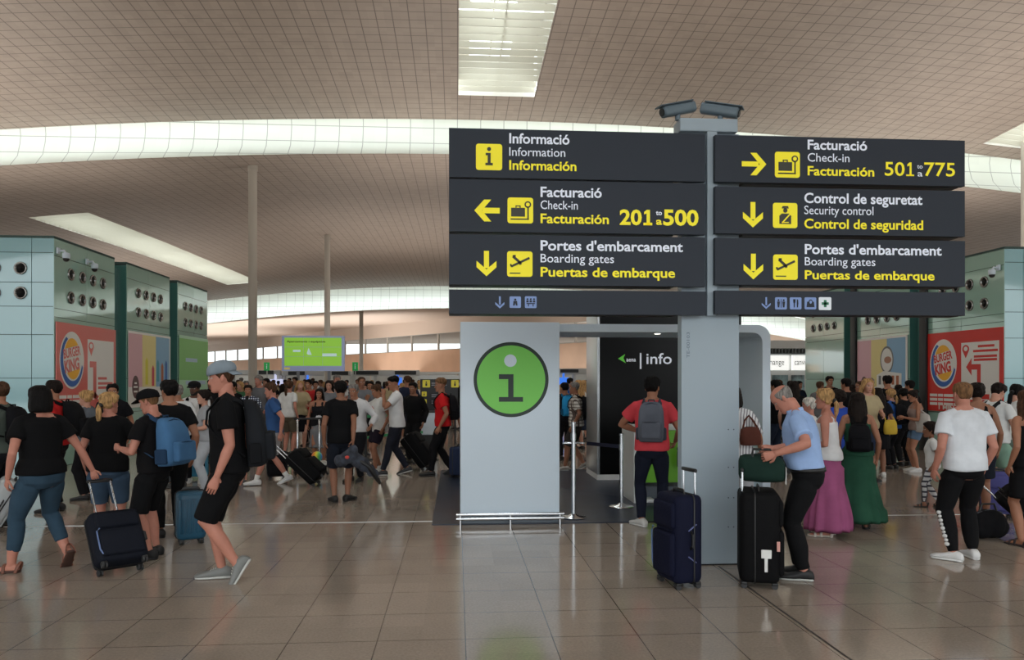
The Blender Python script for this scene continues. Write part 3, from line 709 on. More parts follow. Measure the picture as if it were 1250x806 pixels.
def recess(label, side, X, ya, yb):
    mb = MB(); x0, x1 = sorted((X + side * .22, X + side * 6.8)); mb.box(x0, x1, ya + .005, yb - .005, 0, TOP - .12)
    return tag(obj('link_panel', mb, M_recess), label, 'panel', 'dark panels linking the kiosks')
LX = W(66, 15.0)[0]; RX = W(1226, 16.2)[0]
ly = lambda px: onX(px, 400, LX)[0]
ry = lambda px: onX(px, 400, RX)[0]
lf = [(27 - 66) * 15 / FPX, (-3.5 - 66) * 15 / FPX, (-34 - 66) * 15 / FPX]
kiosk('nearest glass clad kiosk on the left, behind the red burger poster', -1, LX, ly(66), ly(140), [ly(p) for p in (86, 100, 112.8, 125)], True, [(x, z) for x in lf for z in (3.89, 3.41)])
kiosk('middle glass clad kiosk on the left, behind the pastel poster', -1, LX, ly(155), ly(207), [ly(p) for p in (168.5, 178, 187, 195.5)])
kiosk('farthest glass clad kiosk on the left, with the green poster', -1, LX, ly(217), ly(253), [ly(p) for p in (226, 232.5, 239, 245)])
recess('dark teal panel between the red and pastel poster kiosks on the left', -1, LX, ly(140), ly(155))
recess('dark teal panel between the pastel and green poster kiosks on the left', -1, LX, ly(207), ly(217))
rf = [x for x in (.95, 1.5, 2.05)]
kiosk('nearest glass clad kiosk on the right, behind the bright red burger poster', 1, RX, ry(1226), ry(1128), [ry(p) for p in (1202, 1184, 1167, 1151)], True, [(x, z) for x in rf for z in (3.86, 3.39)])
kiosk('middle glass clad kiosk on the right, behind the ice cream poster', 1, RX, ry(1110), ry(1043), [ry(p) for p in (1095, 1083, 1070.6, 1059.7)])
kiosk('farthest glass clad kiosk on the right, plain without poster', 1, RX, ry(1030), ry(983), [ry(p) for p in (1018.7, 1010, 1001.5, 993)])
recess('dark teal panel between the burger and ice cream poster kiosks on the right', 1, RX, ry(1128), ry(1110))
recess('dark teal panel between the ice cream kiosk and the plain kiosk', 1, RX, ry(1043), ry(1030))
for pxp, lb in ((1130.3, 'slim black upright at the edge of the bright red burger poster'), (1044.3, 'slim black upright at the edge of the ice cream poster')):
    mb = MB(); y = ry(pxp); mb.rbox(RX - .1, RX - .021, y - .13, y + .13, 0, TOP + .1, r=.02); tag(obj('upright', mb, M_black, angle=30), lb, 'upright', 'black uprights on the right kiosks')
def kiosk_camera(label, x, y, z, side):
    t = thing('security_camera', label, 'camera', (x, y, z), 0, 'cameras on the kiosks')
    mb = MB(); mb.rbox(-.06 if side > 0 else .022, -.022 if side > 0 else .06, -.05, .05, -.06, .06, r=.01); mb.tube([(-side * .05, 0, 0), (-side * .16, -.02, .0), (-side * .2, -.02, -.06)], .022); obj('bracket', mb, M_kwhite, t, angle=40)
    mb = MB(); mb.tube([(-side * .2, -.02, -.06), (-side * .2, -.02, -.14)], .07, round_=.3, n=16); obj('housing', mb, M_kwhite, t, angle=40)
    mb = MB(); mb.ellipsoid((-side * .2, -.02, -.16), (.06, .06, .06)); obj('dome', mb, M_black, t, angle=60)
kiosk_camera('dome camera on the near corner of the left kiosk, above the red poster', LX, ly(68.5), 4.25, -1)
kiosk_camera('dome camera halfway along the nearest left kiosk above the air nozzles', LX, ly(104), 4.22, -1)
kiosk_camera('dome camera high on the corner of the nearest right kiosk', RX, ry(1221), 4.1, 1)
# posters on the kiosks
def poster_frame(side, px_a, px_b, z0, z1):
    """lower left corner as seen from the aisle, and width"""
    if side < 0: ya, yb = ly(px_a), ly(px_b); return frame((LX + .022, ya, z0), (0, 1, 0), (1, 0, 0)), abs(yb - ya), z1 - z0
    ya, yb = ry(px_a), ry(px_b); return frame((RX - .022, ya, z0), (0, -1, 0), (-1, 0, 0)), abs(yb - ya), z1 - z0
M_pap = mat('poster_white', (228, 226, 222), .45); M_bred = mat('poster_red', (206, 44, 34), .45); M_bun = mat('poster_bun_yellow', (240, 178, 40), .45); M_bblue = mat('poster_blue', (32, 92, 170), .45)
def burger_poster(label, side, a, b, z0, z1, left):
    M, w, h = poster_frame(side, a, b, z0, z1)
    t = thing('poster', label, 'poster', M=M, group='burger posters')
    M_bred = mat('poster_red_glare', (214, 96, 88), .3, coat=.5) if left else mat('poster_red')  # left sheet's red is lightened: reflections on its glass put into the colour
    mb = MB(); mb.box(0, w, 0, h, 0, .012); obj('sheet', mb, M_bred, t)
    cx, cy, r = w * .235, h * .60, h * .29; rx = r * .92 * (w / h) * .66
    mb = MB(); flat(mb, circ(cx, cy, rx * 1.08, r * 1.08), z0=.013, t=.001); obj('emblem_ground', mb, M_pap, t)
    mb = MB()
    o_ = circ(cx, cy, rx * 1.0, r * 1.0, n=40, a0=120, a1=345); i_ = circ(cx + rx * .06, cy + r * .06, rx * .84, r * .84, n=40, a0=120, a1=345)[::-1]
    flat(mb, o_ + i_, z0=.0145, t=.001); obj('emblem_crescent', mb, M_bblue, t)
    mb = MB(); c = circ(cx + rx * .05, cy + r * .05, rx * .72, r * .78, n=24, a0=35, a1=145, rot=0); flat(mb, c, z0=.0145, t=.001); turn(mb, cx, cy, 10); obj('emblem_bun', mb, M_bun, t)
    mb = MB(); c = circ(cx + rx * .05, cy + r * .05, rx * .72, r * .78, n=24, a0=215, a1=325); flat(mb, c, z0=.0145, t=.001); turn(mb, cx, cy, 10); obj('emblem_bun', mb, M_bun, t)
    mb = MB(); letters(mb, 'BURGER', cx - rx * .72, cy + r * .03, r * .36, width=rx * 1.5, bold=.035, z=.017, rot=9); letters(mb, 'KING', cx - rx * .62, cy - r * .50, r * .47, width=rx * 1.3, bold=.045, z=.017, rot=9); obj('emblem_lettering', mb, M_bred, t)
    mb = MB(); flat(mb, [(w * .485, h * .16), (w * .955, h * .16), (w * .955, h * .85), (w * .485, h * .85)], z0=.013, t=.001); obj('notice_ground', mb, M_pap, t)
    mb = MB()
    if left:
        flat(mb, [(w * .52, h * .60), (w * .635, h * .60), (w * .635, h * .17), (w * .58, h * .17), (w * .58, h * .53), (w * .52, h * .53)], z0=.0145, t=.001); flat(mb, [(w * .60, h * .12), (w * .60, h * .26), (w * .68, h * .19)], z0=.0145, t=.001)
        for k, ww in ((.42, .16), (.36, .27), (.31, .24)): flat(mb, [(w * .665, h * (k - .03)), (w * (.665 + ww), h * (k - .03)), (w * (.665 + ww), h * k), (w * .665, h * k)], z0=.0145, t=.001)
    else:
        flat(mb, [(w * .62, h * .585), (w * .735, h * .585), (w * .735, h * .23), (w * .84, h * .23), (w * .84, h * .17), (w * .69, h * .17), (w * .69, h * .52), (w * .62, h * .52)], z0=.0145, t=.001); flat(mb, [(w * .62, h * .66), (w * .62, h * .45), (w * .55, h * .553)], z0=.0145, t=.001)
        for k, ww, x in ((.81, .2, .70), (.755, .3, .64), (.69, .28, .65), (.65, .28, .65)): flat(mb, [(w * x, h * (k - .028)), (w * (x + ww), h * (k - .028)), (w * (x + ww), h * k), (w * x, h * k)], z0=.0145, t=.001)
    pin = circ(w * .545, h * .77, w * .045, h * .052, n=20, a0=-20, a1=200); flat(mb, pin + [(w * .545, h * .66)], z0=.0145, t=.001); flat(mb, circ(w * .545, h * .775, w * .025, h * .028), z0=.0155, t=.0005, m=1); obj('notice_print', mb, [M_bred, M_pap], t)
    mb = MB()
    for k in (.22, .165, .11):
        x = w * .04
        for ww in (.11, .07, .13, .08): flat(mb, [(x, h * (k - .035)), (x + w * ww, h * (k - .035)), (x + w * ww, h * k), (x, h * k)], z0=.013, t=.001); x += w * (ww + .012)
    letters(mb, '1 MIN', w * .17, h * .005 + .03, h * .055, width=w * .22, bold=.04, z=.014); obj('print_line', mb, M_pap, t)
burger_poster('red burger poster on the left kiosk with a large round emblem', -1, 66.5, 139.5, 1.0, 2.86, True)
burger_poster('bright red burger poster on the right kiosk with a bent arrow', 1, 1133.6, 1226.5, .98, 2.84, False)
M_pink, M_py, M_pb, M_brown = mat('poster_pink', (216, 168, 178), .4), mat('poster_cream_yellow', (226, 210, 140), .4), mat('poster_sky_blue', (128, 172, 206), .4), mat('poster_brown', (92, 62, 62), .5)
def pastel_poster(label, side, a, b, z0, z1, ice):
    M, w, h = poster_frame(side, a, b, z0, z1)
    t = thing('poster', label, 'poster', M=M, group='pastel posters')
    mb = MB(); mb.box(0, w, 0, h, 0, .012); obj('sheet', mb, M_pap, t)
    for m, x0, x1 in ((M_pink, 0, .3), (M_py, .3, .62), (M_pb, .62, .97)):
        mb = MB(); flat(mb, [(w * x0, h * .27), (w * x1, h * .27), (w * x1, h * .97), (w * x0, h * .97)], z0=.013, t=.001); obj('colour_field', mb, m, t)
    mb = MB(); flat(mb, circ(w * .15, h * .27, w * .075, h * .15), z0=.0145, t=.001)
    for k, ww in ((.32, .05), (.27, .09), (.21, .08)): flat(mb, [(w * (.15 - ww / 2), h * (k - .012)), (w * (.15 + ww / 2), h * (k - .012)), (w * (.15 + ww / 2), h * (k + .012)), (w * (.15 - ww / 2), h * (k + .012))], z0=.016, t=.001, m=1)
    obj('badge', mb, [M_brown, M_pap], t)
    mb = MB(); flat(mb, [(w * .2, h * .135), (w * .9, h * .135), (w * .9, h * .145), (w * .2, h * .145)], z0=.0145, t=.001); obj('rule', mb, M_brown, t)
    if ice:
        mb = MB(); flat(mb, circ(w * .62, h * .66, w * .13, h * .20), z0=.0145, t=.001); flat(mb, circ(w * .62, h * .66, w * .11, h * .17), z0=.016, t=.001, m=1); flat(mb, circ(w * .64, h * .66, w * .07, h * .05), z0=.0175, t=.001, m=2); obj('ice_cream', mb, [mat('poster_grey', (110, 112, 112), .5), M_pap, mat('poster_tan', (170, 120, 96), .5)], t)
        mb = MB(); flat(mb, [(w * .42, h * .27), (w * .9, h * .27), (w * .9, h * .46), (w * .56, h * .50), (w * .42, h * .44)], z0=.0165, t=.001, m=1)
        for k in range(5): flat(mb, [(w * (.46 + k * .085), h * .30), (w * (.51 + k * .085), h * .30), (w * (.51 + k * .085), h * (.43)), (w * (.46 + k * .085), h * .43)], z0=.018, t=.001, m=0 if k < 2 else 2)
        obj('cone_row', mb, [mat('poster_grey'), M_pap, mat('poster_rust', (170, 96, 60), .5)], t)
    else:
        for k, (m, x, c, d) in enumerate(((mat('poster_lemon', (216, 206, 60), .5), .40, .3, .62), (mat('poster_berry', (196, 60, 76), .5), .55, .28, .52), (mat('poster_sea', (70, 150, 170), .5), .67, .34, .6), (mat('poster_rust', (170, 96, 60), .5), .78, .34, .56), (mat('poster_blue', (32, 92, 170), .45), .88, .3, .6))):
            mb = MB(); flat(mb, [(w * (x - .03), h * c), (w * (x + .03), h * c), (w * (x + .03), h * d), (w * x, h * (d + .05)), (w * (x - .03), h * d)], z0=.0145, t=.001); obj('ice_lolly', mb, m, t)
pastel_poster('pastel poster on the middle left kiosk with coloured ice lollies', -1, 155, 206.5, 1.05, 2.9, False)
pastel_poster('pastel ice cream poster on the middle right kiosk', 1, 1048, 1109, 1.05, 2.88, True)
M, w, h = poster_frame(-1, 217.5, 252.5, .8, 3.0)
t = thing('poster', 'pale green poster on the farthest left kiosk', 'poster', M=M)
mb = MB(); mb.box(0, w, 0, h, 0, .012); obj('sheet', mb, mat('poster_mint', (176, 216, 186), .4), t)
mb = MB(); flat(mb, [(0, h * .42), (w, h * .42), (w, h * .96), (0, h * .96)], z0=.013, t=.001); obj('colour_field', mb, mat('poster_green', (128, 190, 110), .4), t)
mb = MB()
for k, a, b in ((.66, .2, .6), (.36, .2, .9)): flat(mb, [(w * a, h * k), (w * b, h * k), (w * b, h * (k + .05)), (w * a, h * (k + .05))], z0=.0145, t=.001)
obj('print_line', mb, mat('poster_pale_blue', (176, 200, 220), .4), t)

# ------------------------------------------------------------------ far equipment
d = 34.0; yv = W(382, d)[1]
x0, z1 = onY(344, 410, yv); x1, z0 = onY(420, 453, yv)
t = thing('video_wall', 'bright green video wall on two legs above the crowd', 'screen', M=frame((x0, yv, z0), (1, 0, 0), (0, -1, 0)))
w, h = x1 - x0, z1 - z0
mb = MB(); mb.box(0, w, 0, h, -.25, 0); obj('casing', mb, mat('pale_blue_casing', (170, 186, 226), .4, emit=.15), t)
mb = MB(); fr = .04
for i in range(3):
    for j in range(3): mb.box(fr * w + i * w * .307 + .006, fr * w + (i + 1) * w * .307 - .006, h * .14 + j * h * .27 + .006, h * .14 + (j + 1) * h * .27 - .006, 0, .012)
obj('screen_tile', mb, mat('lit_green_screen', (138, 192, 66), .4, emit=.6), t)['kind'] = 'stuff'
mb = MB(); letters(mb, 'Aparcaments i equipatge', w * .08, h * .81, h * .055, width=w * .62, bold=.02, z=.016); obj('lettering', mb, mat('dark_green_print', (36, 70, 20), .5), t)
mb = MB(); flat(mb, [(w * .42, h * .46), (w * .48, h * .46), (w * .43, h * .66), (w * .40, h * .5)], z0=.014); flat(mb, [(w * .65, h * .42), (w * .88, h * .42), (w * .88, h * .5), (w * .65, h * .5)], z0=.014); flat(mb, [(w * .18, h * .54), (w * .3, h * .54), (w * .3, h * .6), (w * .18, h * .6)], z0=.014)
obj('screen_symbol', mb, mat('pale_screen_symbol', (190, 216, 220), .5, emit=.5), t)
mb = MB(); flat(mb, [(w * .04, h * .04), (w * .13, h * .04), (w * .13, h * .10), (w * .04, h * .10)], z0=.002); obj('maker_badge', mb, mat('badge_yellow', (214, 200, 120), .5, emit=.3), t)
for xx in (w * .25, w * .75):
    mb = MB(); mb.box(xx - .06, xx + .06, -z0, 0.02, -.2, -.08); obj('leg', mb, mat('grey_leg', (140, 144, 150), .5), t)
M_gate = mat('pale_gate_laminate', (196, 198, 196), .45); M_gdark = mat('dark_header_sign', (36, 40, 42), .5)
def gate(label, pa, pb, d, yt, yb, signs, screens=(), posts=4):
    """a security lane portal: header beam on posts with sign boxes and screens"""
    yv = W((pa + pb) / 2, d)[1]; x0, z1 = onY(pa, yt, yv); x1, z0 = onY(pb, yb, yv)
    t = thing('security_gate', label, 'gate', (x0, yv, 0), 0, 'security lane portals'); w = x1 - x0
    mb = MB(); mb.rbox(0, w, 0, .5, z0, z1, r=.03); obj('header', mb, M_gate, t, angle=30)
    for k in range(posts):
        xx = w * k / (posts - 1); mb = MB(); mb.box(max(0, xx - .07), max(0, xx - .07) + .14, .1, .4, 0, z0); obj('post', mb, M_gate, t)
    for a, b, c, e_ in signs:
        xa, zb = onY(a, c, yv); xb, za = onY(b, e_, yv); mb = MB(); mb.box(xa - x0, xb - x0, -.06, 0, za, zb); obj('header_sign', mb, M_gdark, t)
    for a, b, c, e_, m in screens:
        xa, zb = onY(a, c, yv); xb, za = onY(b, e_, yv); mb = MB(); mb.box(xa - x0, xb - x0, -.1, -.05, za, zb); mb.box((xa + xb) / 2 - x0 - .04, (xa + xb) / 2 - x0 + .04, -.07, .2, za, z0 + .05); obj('screen', mb, m, t)
M_scr = mat('lit_blue_screen', (52, 116, 226), .4, emit=.9); M_scw = mat('lit_white_screen', (196, 200, 232), .4, emit=.8)
gate('far security portal on the left under the end wall, below the first green exit sign', 254, 342, 46, 452, 458, [(259, 276, 452.5, 457), (316, 334, 452.5, 457)], [(326, 346, 463, 472, M_scw)])
gate('far security portal directly behind and below the green video wall', 345, 428, 47, 453, 459, [(352, 372, 453.4, 458), (405, 425, 453.4, 458)], [(372, 379, 464, 474, M_scr)])
gate('far security portal between video wall and the white i panel, with a blue screen', 430, 512, 45, 452, 459, [(432, 462, 453, 457.5), (482, 508, 453, 457.5)], [(480, 491, 461, 470, M_scr)])
gate('far security portal glimpsed between the i panel and the black wall', 660, 722, 40, 450, 457, [(684, 706, 451, 455)], [(682, 694, 461, 470, M_scr)])
M_exit = mat('exit_green', (30, 140, 70), .5, emit=.5)
def exit_sign(label, px, py, d):
    x, y, _ = W(px, d); t = thing('exit_sign', label, 'exit sign', (x, y, ZP(py, d)), 0, 'green exit signs')
    mb = MB(); mb.box(-.16, .16, 0, .06, -.24, .24); obj('face', mb, M_exit, t)
    mb = MB(); mb.box(-.025, .025, -.004, 0, -.15, .05); mb.box(-.03, .03, -.004, 0, .09, .15); obj('symbol', mb, M_tilew, t)
    mb = MB(); mb.box(-.03, .03, .06, .12, -ZP(py, d), .2); obj('pole', mb, M_gate, t)
exit_sign('small green exit sign above the leftmost far security portal', 325.5, 447.5, 45.2)
exit_sign('small green exit sign just right of the green video wall', 433.5, 447.5, 44)
# black directory board and white counter
d = 20.5; yv = W(535, d)[1]; x0, z1 = onY(513, 463, yv); x1, z0 = onY(559, 502, yv); w, h = x1 - x0, z1 - z0
t = thing('directory_board', 'black directory board with yellow pictogram tiles left of the white i panel', 'board', M=frame((x0, yv, z0), (1, 0, 0), (0, -1, 0)))
mb = MB(); mb.box(0, w, -.0, h, -.12, 0); obj('board', mb, mat('black_board', (26, 26, 30), .4), t)
mb = MB(); mb.box(-.04, w + .04, h, h + .10, -.14, .03); obj('top_cap', mb, M_gate, t)
for a, b in ((.06, .74), (.82, .74), (.04, .46), (.04, .22)):
    s_ = .2 if b > .6 else .13
    mb = MB(); flat(mb, rrect(0, s_, 0, s_, .02)); o = obj('pictogram_tile', mb, mat('board_yellow', (206, 194, 60), .5, emit=.15), t, loc=(a * w, b * h, 0)); mb = MB(); flat(mb, circ(s_ / 2, s_ * .7, s_ * .1), z0=.004); flat(mb, [(s_ * .38, s_ * .2), (s_ * .62, s_ * .2), (s_ * .62, s_ * .55), (s_ * .38, s_ * .55)], z0=.004); obj('pictogram', mb, M_ink, o)
mb = MB()
for k in (.86, .8, .5, .44, .3, .24): flat(mb, [(w * .3, h * k), (w * (.5 + .2 * (k > .7)), h * k), (w * (.5 + .2 * (k > .7)), h * (k + .025)), (w * .3, h * (k + .025))])
obj('print_line', mb, mat('board_print', (150, 150, 160), .5), t)
for xx in (.06, w - .1): mb = MB(); mb.box(xx, xx + .05, -z0, 0, -.1, -.04); obj('leg', mb, M_black, t)
d = 19.0; yv = W(524, d)[1]; x0, z1 = onY(514.5, 503, yv); x1, z0 = onY(533, 531, yv)
t = thing('counter', 'white cabinet counter on a dark base in front of the black directory board', 'counter', (x0, yv, 0)); w = x1 - x0
mb = MB(); mb.rbox(0, w, 0, .5, z0, z1 - .02, r=.01); obj('body', mb, M_kwhite, t, angle=30)
mb = MB(); mb.rbox(-.01, w + .01, -.02, .52, z1 - .02, z1 + .01, r=.01); obj('worktop', mb, M_gdark, t, angle=30)
mb = MB(); mb.box(.01, w - .01, .02, .48, 0, z0); obj('base', mb, M_gdark, t)
for k in (0, 1, 2):
    mb = MB(); mb.box(.02, w - .02, -.012, 0, z0 + .02 + k * (z1 - z0) / 3.1, z0 + (k + .95) * (z1 - z0) / 3.1); obj('door', mb, M_kwhite, t)
# queue barriers with green belts
M_gbelt = mat('green_queue_belt', (40, 150, 92), .6)
def queue_post(label, px, py, to=None):
    x, y, _ = F(px, py); t = thing('queue_post', label, 'barrier post', (x, y, 0), 0, 'queue posts with green belts')
    mb = MB(); mb.cyl((0, 0, 0), (0, 0, .02), .17, n=20); obj('base', mb, M_gdark, t, angle=40)
    mb = MB(); mb.cyl((0, 0, .02), (0, 0, 1.0), .03); obj('pole', mb, M_gdark, t, angle=40)
    if to:
        q = np.array(F(*to)[:2]) - np.array([x, y]); nn = np.array([-q[1], q[0]]) / np.linalg.norm(q) * .003
        for z in (.9, .45):
            mb = MB(); mb.add([(*(s_ * nn), zz) for s_ in (-1, 1) for zz in (z, z + .06)] + [(*(q + s_ * nn), zz) for s_ in (-1, 1) for zz in (z, z + .06)], [(0, 1, 5, 4), (2, 6, 7, 3), (1, 3, 7, 5), (0, 4, 6, 2)]); obj('belt', mb, M_gbelt, t)
queue_post('queue post with green belts left of the boy in white with orange print', 428, 560, (443, 562))
queue_post('queue post with green belts at the elbow of the boy in white', 446.5, 562, (478, 556))
queue_post('queue post with green belts left of the white cabinet counter', 503, 556, (516, 552))
# currency exchange shop far right of the kiosk
d = 36.0; yv = W(962, d)[1]
x0 = onY(925, 440, yv)[0]; x1 = onY(990, 440, yv)[0]; w = x1 - x0
t = thing('shop_front', 'brightly lit white shop front far behind the old man in blue', 'shop', (x0, yv, 0))
mb = MB(); mb.box(0, w, .15, 1.5, 0, 3.6); obj('shell', mb, mat('pale_shop_wall', (206, 208, 206), .5), t)
M_lit = mat('lit_shop_fascia', (238, 240, 236), .4, emit=.9)
for a, b, s_ in ((926, 963.5, 'exchange'), (967.5, 989, 'canvi')):
    xa, zb = onY(a, 434, yv); xb, za = onY(b, 452, yv); mb = MB(); mb.box(xa - x0, xb - x0, .0, .15, za, zb); o = obj('fascia', mb, M_lit, t)
    mb = MB(); letters(mb, s_, xa - x0 + .1, (za + zb) / 2 - .1, .28, width=(xb - xa) - .35, z=.005); Mk(obj('lettering', mb, M_gdark, o))
for a, b in ((944, 963), (967.5, 983)):
    xa, zb = onY(a, 458, yv); xb, za = onY(b, 489, yv); mb = MB(); mb.box(xa - x0, xb - x0, .08, .15, max(.2, za), zb); obj('window_poster', mb, mat('shop_poster_picture', (120, 146, 150), .4, vary=.75, vscale=2.2), t)
mb = MB()
for k in range(16): mb.box(w * k / 16, w * k / 16 + .06, -.1, .15, onY(950, 431, yv)[1], onY(950, 425.5, yv)[1])
mb.box(0, w, 0, .15, onY(950, 431.5, yv)[1] - .03, onY(950, 431, yv)[1]); obj('louvre_band', mb, mat('dark_louvre', (100, 108, 108), .5), t)
# ------------------------------------------------------------------ people: one skinned body each, clothes and hair as parts
def remesh(mb, voxel, it=6, wr=0.0, ws=9.0, seed=0):
    """fuse the overlapping volumes of mb into one surface, smooth it (without shrinking), add soft wrinkles; returns verts, faces"""
    me = bpy.data.meshes.new('tmp'); me.from_pydata(mb.verts().tolist(), [], mb.f); me.update()
    o = bpy.data.objects.new('tmp', me); COL.objects.link(o)
    md = o.modifiers.new('r', 'REMESH'); md.mode = 'VOXEL'; md.voxel_size = voxel
    dg = bpy.context.evaluated_depsgraph_get()
    m2 = bpy.data.meshes.new_from_object(o.evaluated_get(dg))
    n = len(m2.vertices); v = np.empty(n * 3, np.float32); m2.vertices.foreach_get('co', v); v = v.reshape(-1, 3).astype(float)
    ed = np.empty(len(m2.edges) * 2, np.int32); m2.edges.foreach_get('vertices', ed); ed = ed.reshape(-1, 2)
    deg = np.bincount(ed.ravel(), minlength=n).astype(float)[:, None]
    def lap(v):
        s = np.zeros_like(v)
        for k in range(3):
            s[:, k] = np.bincount(ed[:, 0], v[ed[:, 1], k], minlength=n) + np.bincount(ed[:, 1], v[ed[:, 0], k], minlength=n)
        return s / deg - v
    for i in range(it):
        v = v + .6 * lap(v); v = v - .62 * lap(v)
    if wr:
        nr = np.zeros_like(v); l3 = -lap(v); nr = l3
        r = np.random.RandomState(seed); d = np.zeros(n)
        for _ in range(7):
            kv = r.normal(size=3) * np.array([1.0, 1.0, .6]); kv *= ws * r.uniform(.6, 2.0) / np.linalg.norm(kv) * 2
            d += np.sin(v @ kv + r.uniform(0, 6.28))
        m2.vertices.foreach_set('co', v.astype(np.float32).ravel()); m2.update()
        nn = np.empty(n * 3, np.float32); m2.vertices.foreach_get('normal', nn); v = v + nn.reshape(-1, 3) * (d / 7 * wr * 2.2)[:, None]
    f = [tuple(p.vertices) for p in m2.polygons]
    bpy.data.objects.remove(o); bpy.data.meshes.remove(me); bpy.data.meshes.remove(m2)
    return v, f
def fused(mb, voxel, **k):
    v, f = remesh(mb, voxel, **k); return MB().add(v, f)

def sstep(x): x = min(1.0, max(0.0, x)); return x * x * (3 - 2 * x)
def RX(a): c, s = math.cos(a), math.sin(a); return np.array([[1, 0, 0], [0, c, -s], [0, s, c]])
def RY(a): c, s = math.cos(a), math.sin(a); return np.array([[c, 0, s], [0, 1, 0], [-s, 0, c]])
def RZ(a): c, s = math.cos(a), math.sin(a); return np.array([[c, -s, 0], [s, c, 0], [0, 0, 1]])
def unit(v): v = np.asarray(v, float); return v / (np.linalg.norm(v) + 1e-12)
def ik(a, b, l1, l2, pole):
    d = b - a; L = np.linalg.norm(d); mx = (l1 + l2) * .998
    if L > mx: d = d / L * mx; b = a + d; L = mx
    L = max(L, abs(l1 - l2) + .02); u = d / np.linalg.norm(d)
    x = (l1 * l1 - l2 * l2 + L * L) / (2 * L); y = math.sqrt(max(0, l1 * l1 - x * x))
    p = np.asarray(pole, float); p = p - u * np.dot(p, u); p = unit(p)
    return a + u * x + p * y, b
HZK = np.array([0, .012, .03, .05, .075, .10, .125, .145, .17, .195, .213, .225, .231])
HWK = np.array([.024, .042, .053, .059, .065, .070, .073, .075, .0755, .070, .056, .034, .010])
HFK = np.array([.074, .088, .091, .090, .088, .088, .087, .092, .090, .077, .057, .030, .005])
HBK = np.array([.030, .005, -.02, -.045, -.068, -.084, -.095, -.101, -.102, -.093, -.074, -.048, -.02])
def head_pt(a, z, grow=0.0, jaw=1.0):
    w = np.interp(z, HZK, HWK) * (jaw if z < .07 else 1.0) + grow; yf = np.interp(z, HZK, HFK) + grow; yb = np.interp(z, HZK, HBK) - grow
    c = max(min(-.005, yf - .012), yb + .012)
    s, co = np.sin(a), np.cos(a)
    x = w * np.sign(s) * np.abs(s) ** .92
    y = c + np.where(co > 0, (yf - c), (c - yb)) * np.sign(co) * np.abs(co) ** .95
    return x, y
def head_mb(jaw=1.0, nose=1.0):
    """the head with brow, eye sockets, nose, lips, chin and ears; materials 0 skin 1 lips 2 eye white 3 dark 4 brow 5 beard"""
    nA = 44; t = np.linspace(-PI, PI, nA, endpoint=False); A = t - .5 * np.sin(t)
    zs = np.concatenate([np.linspace(0, .03, 5), np.linspace(.036, .15, 22), np.linspace(.158, .231, 9)])
    mb = MB(); rings = []
    for z in zs:
        x, y = head_pt(A, z, 0, jaw); front = np.cos(A) > 0
        dx = np.exp(-(x / (.010 + .05 * max(0, .1 - z))) ** 2)
        y = y + front * nose * np.interp(z, [.066, .073, .082, .10, .12, .137], [0, .017, .025, .015, .006, 0]) * dx
        y = y - front * .008 * np.exp(-((np.abs(x) - .031) / .015) ** 2) * np.exp(-((z - .122) / .011) ** 2)
        y = y + front * .003 * np.exp(-((np.abs(x) - .03) / .02) ** 2) * np.exp(-((z - .140) / .007) ** 2)
        y = y + front * np.exp(-(x / .022) ** 2) * .005 * (np.exp(-((z - .053) / .005) ** 2) + np.exp(-((z - .042) / .005) ** 2))
        y = y + front * np.exp(-(x / .02) ** 2) * .005 * np.exp(-((z - .013) / .012) ** 2)
        rings.append(np.stack([x, y, np.full(nA, z)], 1))
    mb.loft(rings, 0)
    V = mb.verts()
    for i, f in enumerate(mb.f):
        if len(f) > 4: continue
        c = V[list(f)].mean(0); ax = abs(c[0])
        if c[1] > .05:
            if .0385 < c[2] < .0565 and ax < .023: mb.m[i] = 1
            elif abs(ax - .031) < .0145 and abs(c[2] - .122) < .0052: mb.m[i] = 3 if abs(ax - .031) < .0065 else 2
            elif .013 < ax < .047 and .1365 < c[2] < .1435: mb.m[i] = 4
        if c[1] > .0 and c[2] < .075 and mb.m[i] == 0 and (c[2] < .036 or ax > .026 or .058 < c[2] < .068) and not (c[2] > .058 and ax < .05 and ax > .03) and (c[1] < .075 or c[2] < .04 or ax < .03): mb.m[i] = 5
    for s in (-1, 1):
        mb.ellipsoid((s * .076, -.012, .112), (.009, .019, .031), 0, R=RX(.2) @ RZ(s * .35)); mb.ellipsoid((s * .073, -.006, .088), (.006, .009, .012), 0)
    return mb
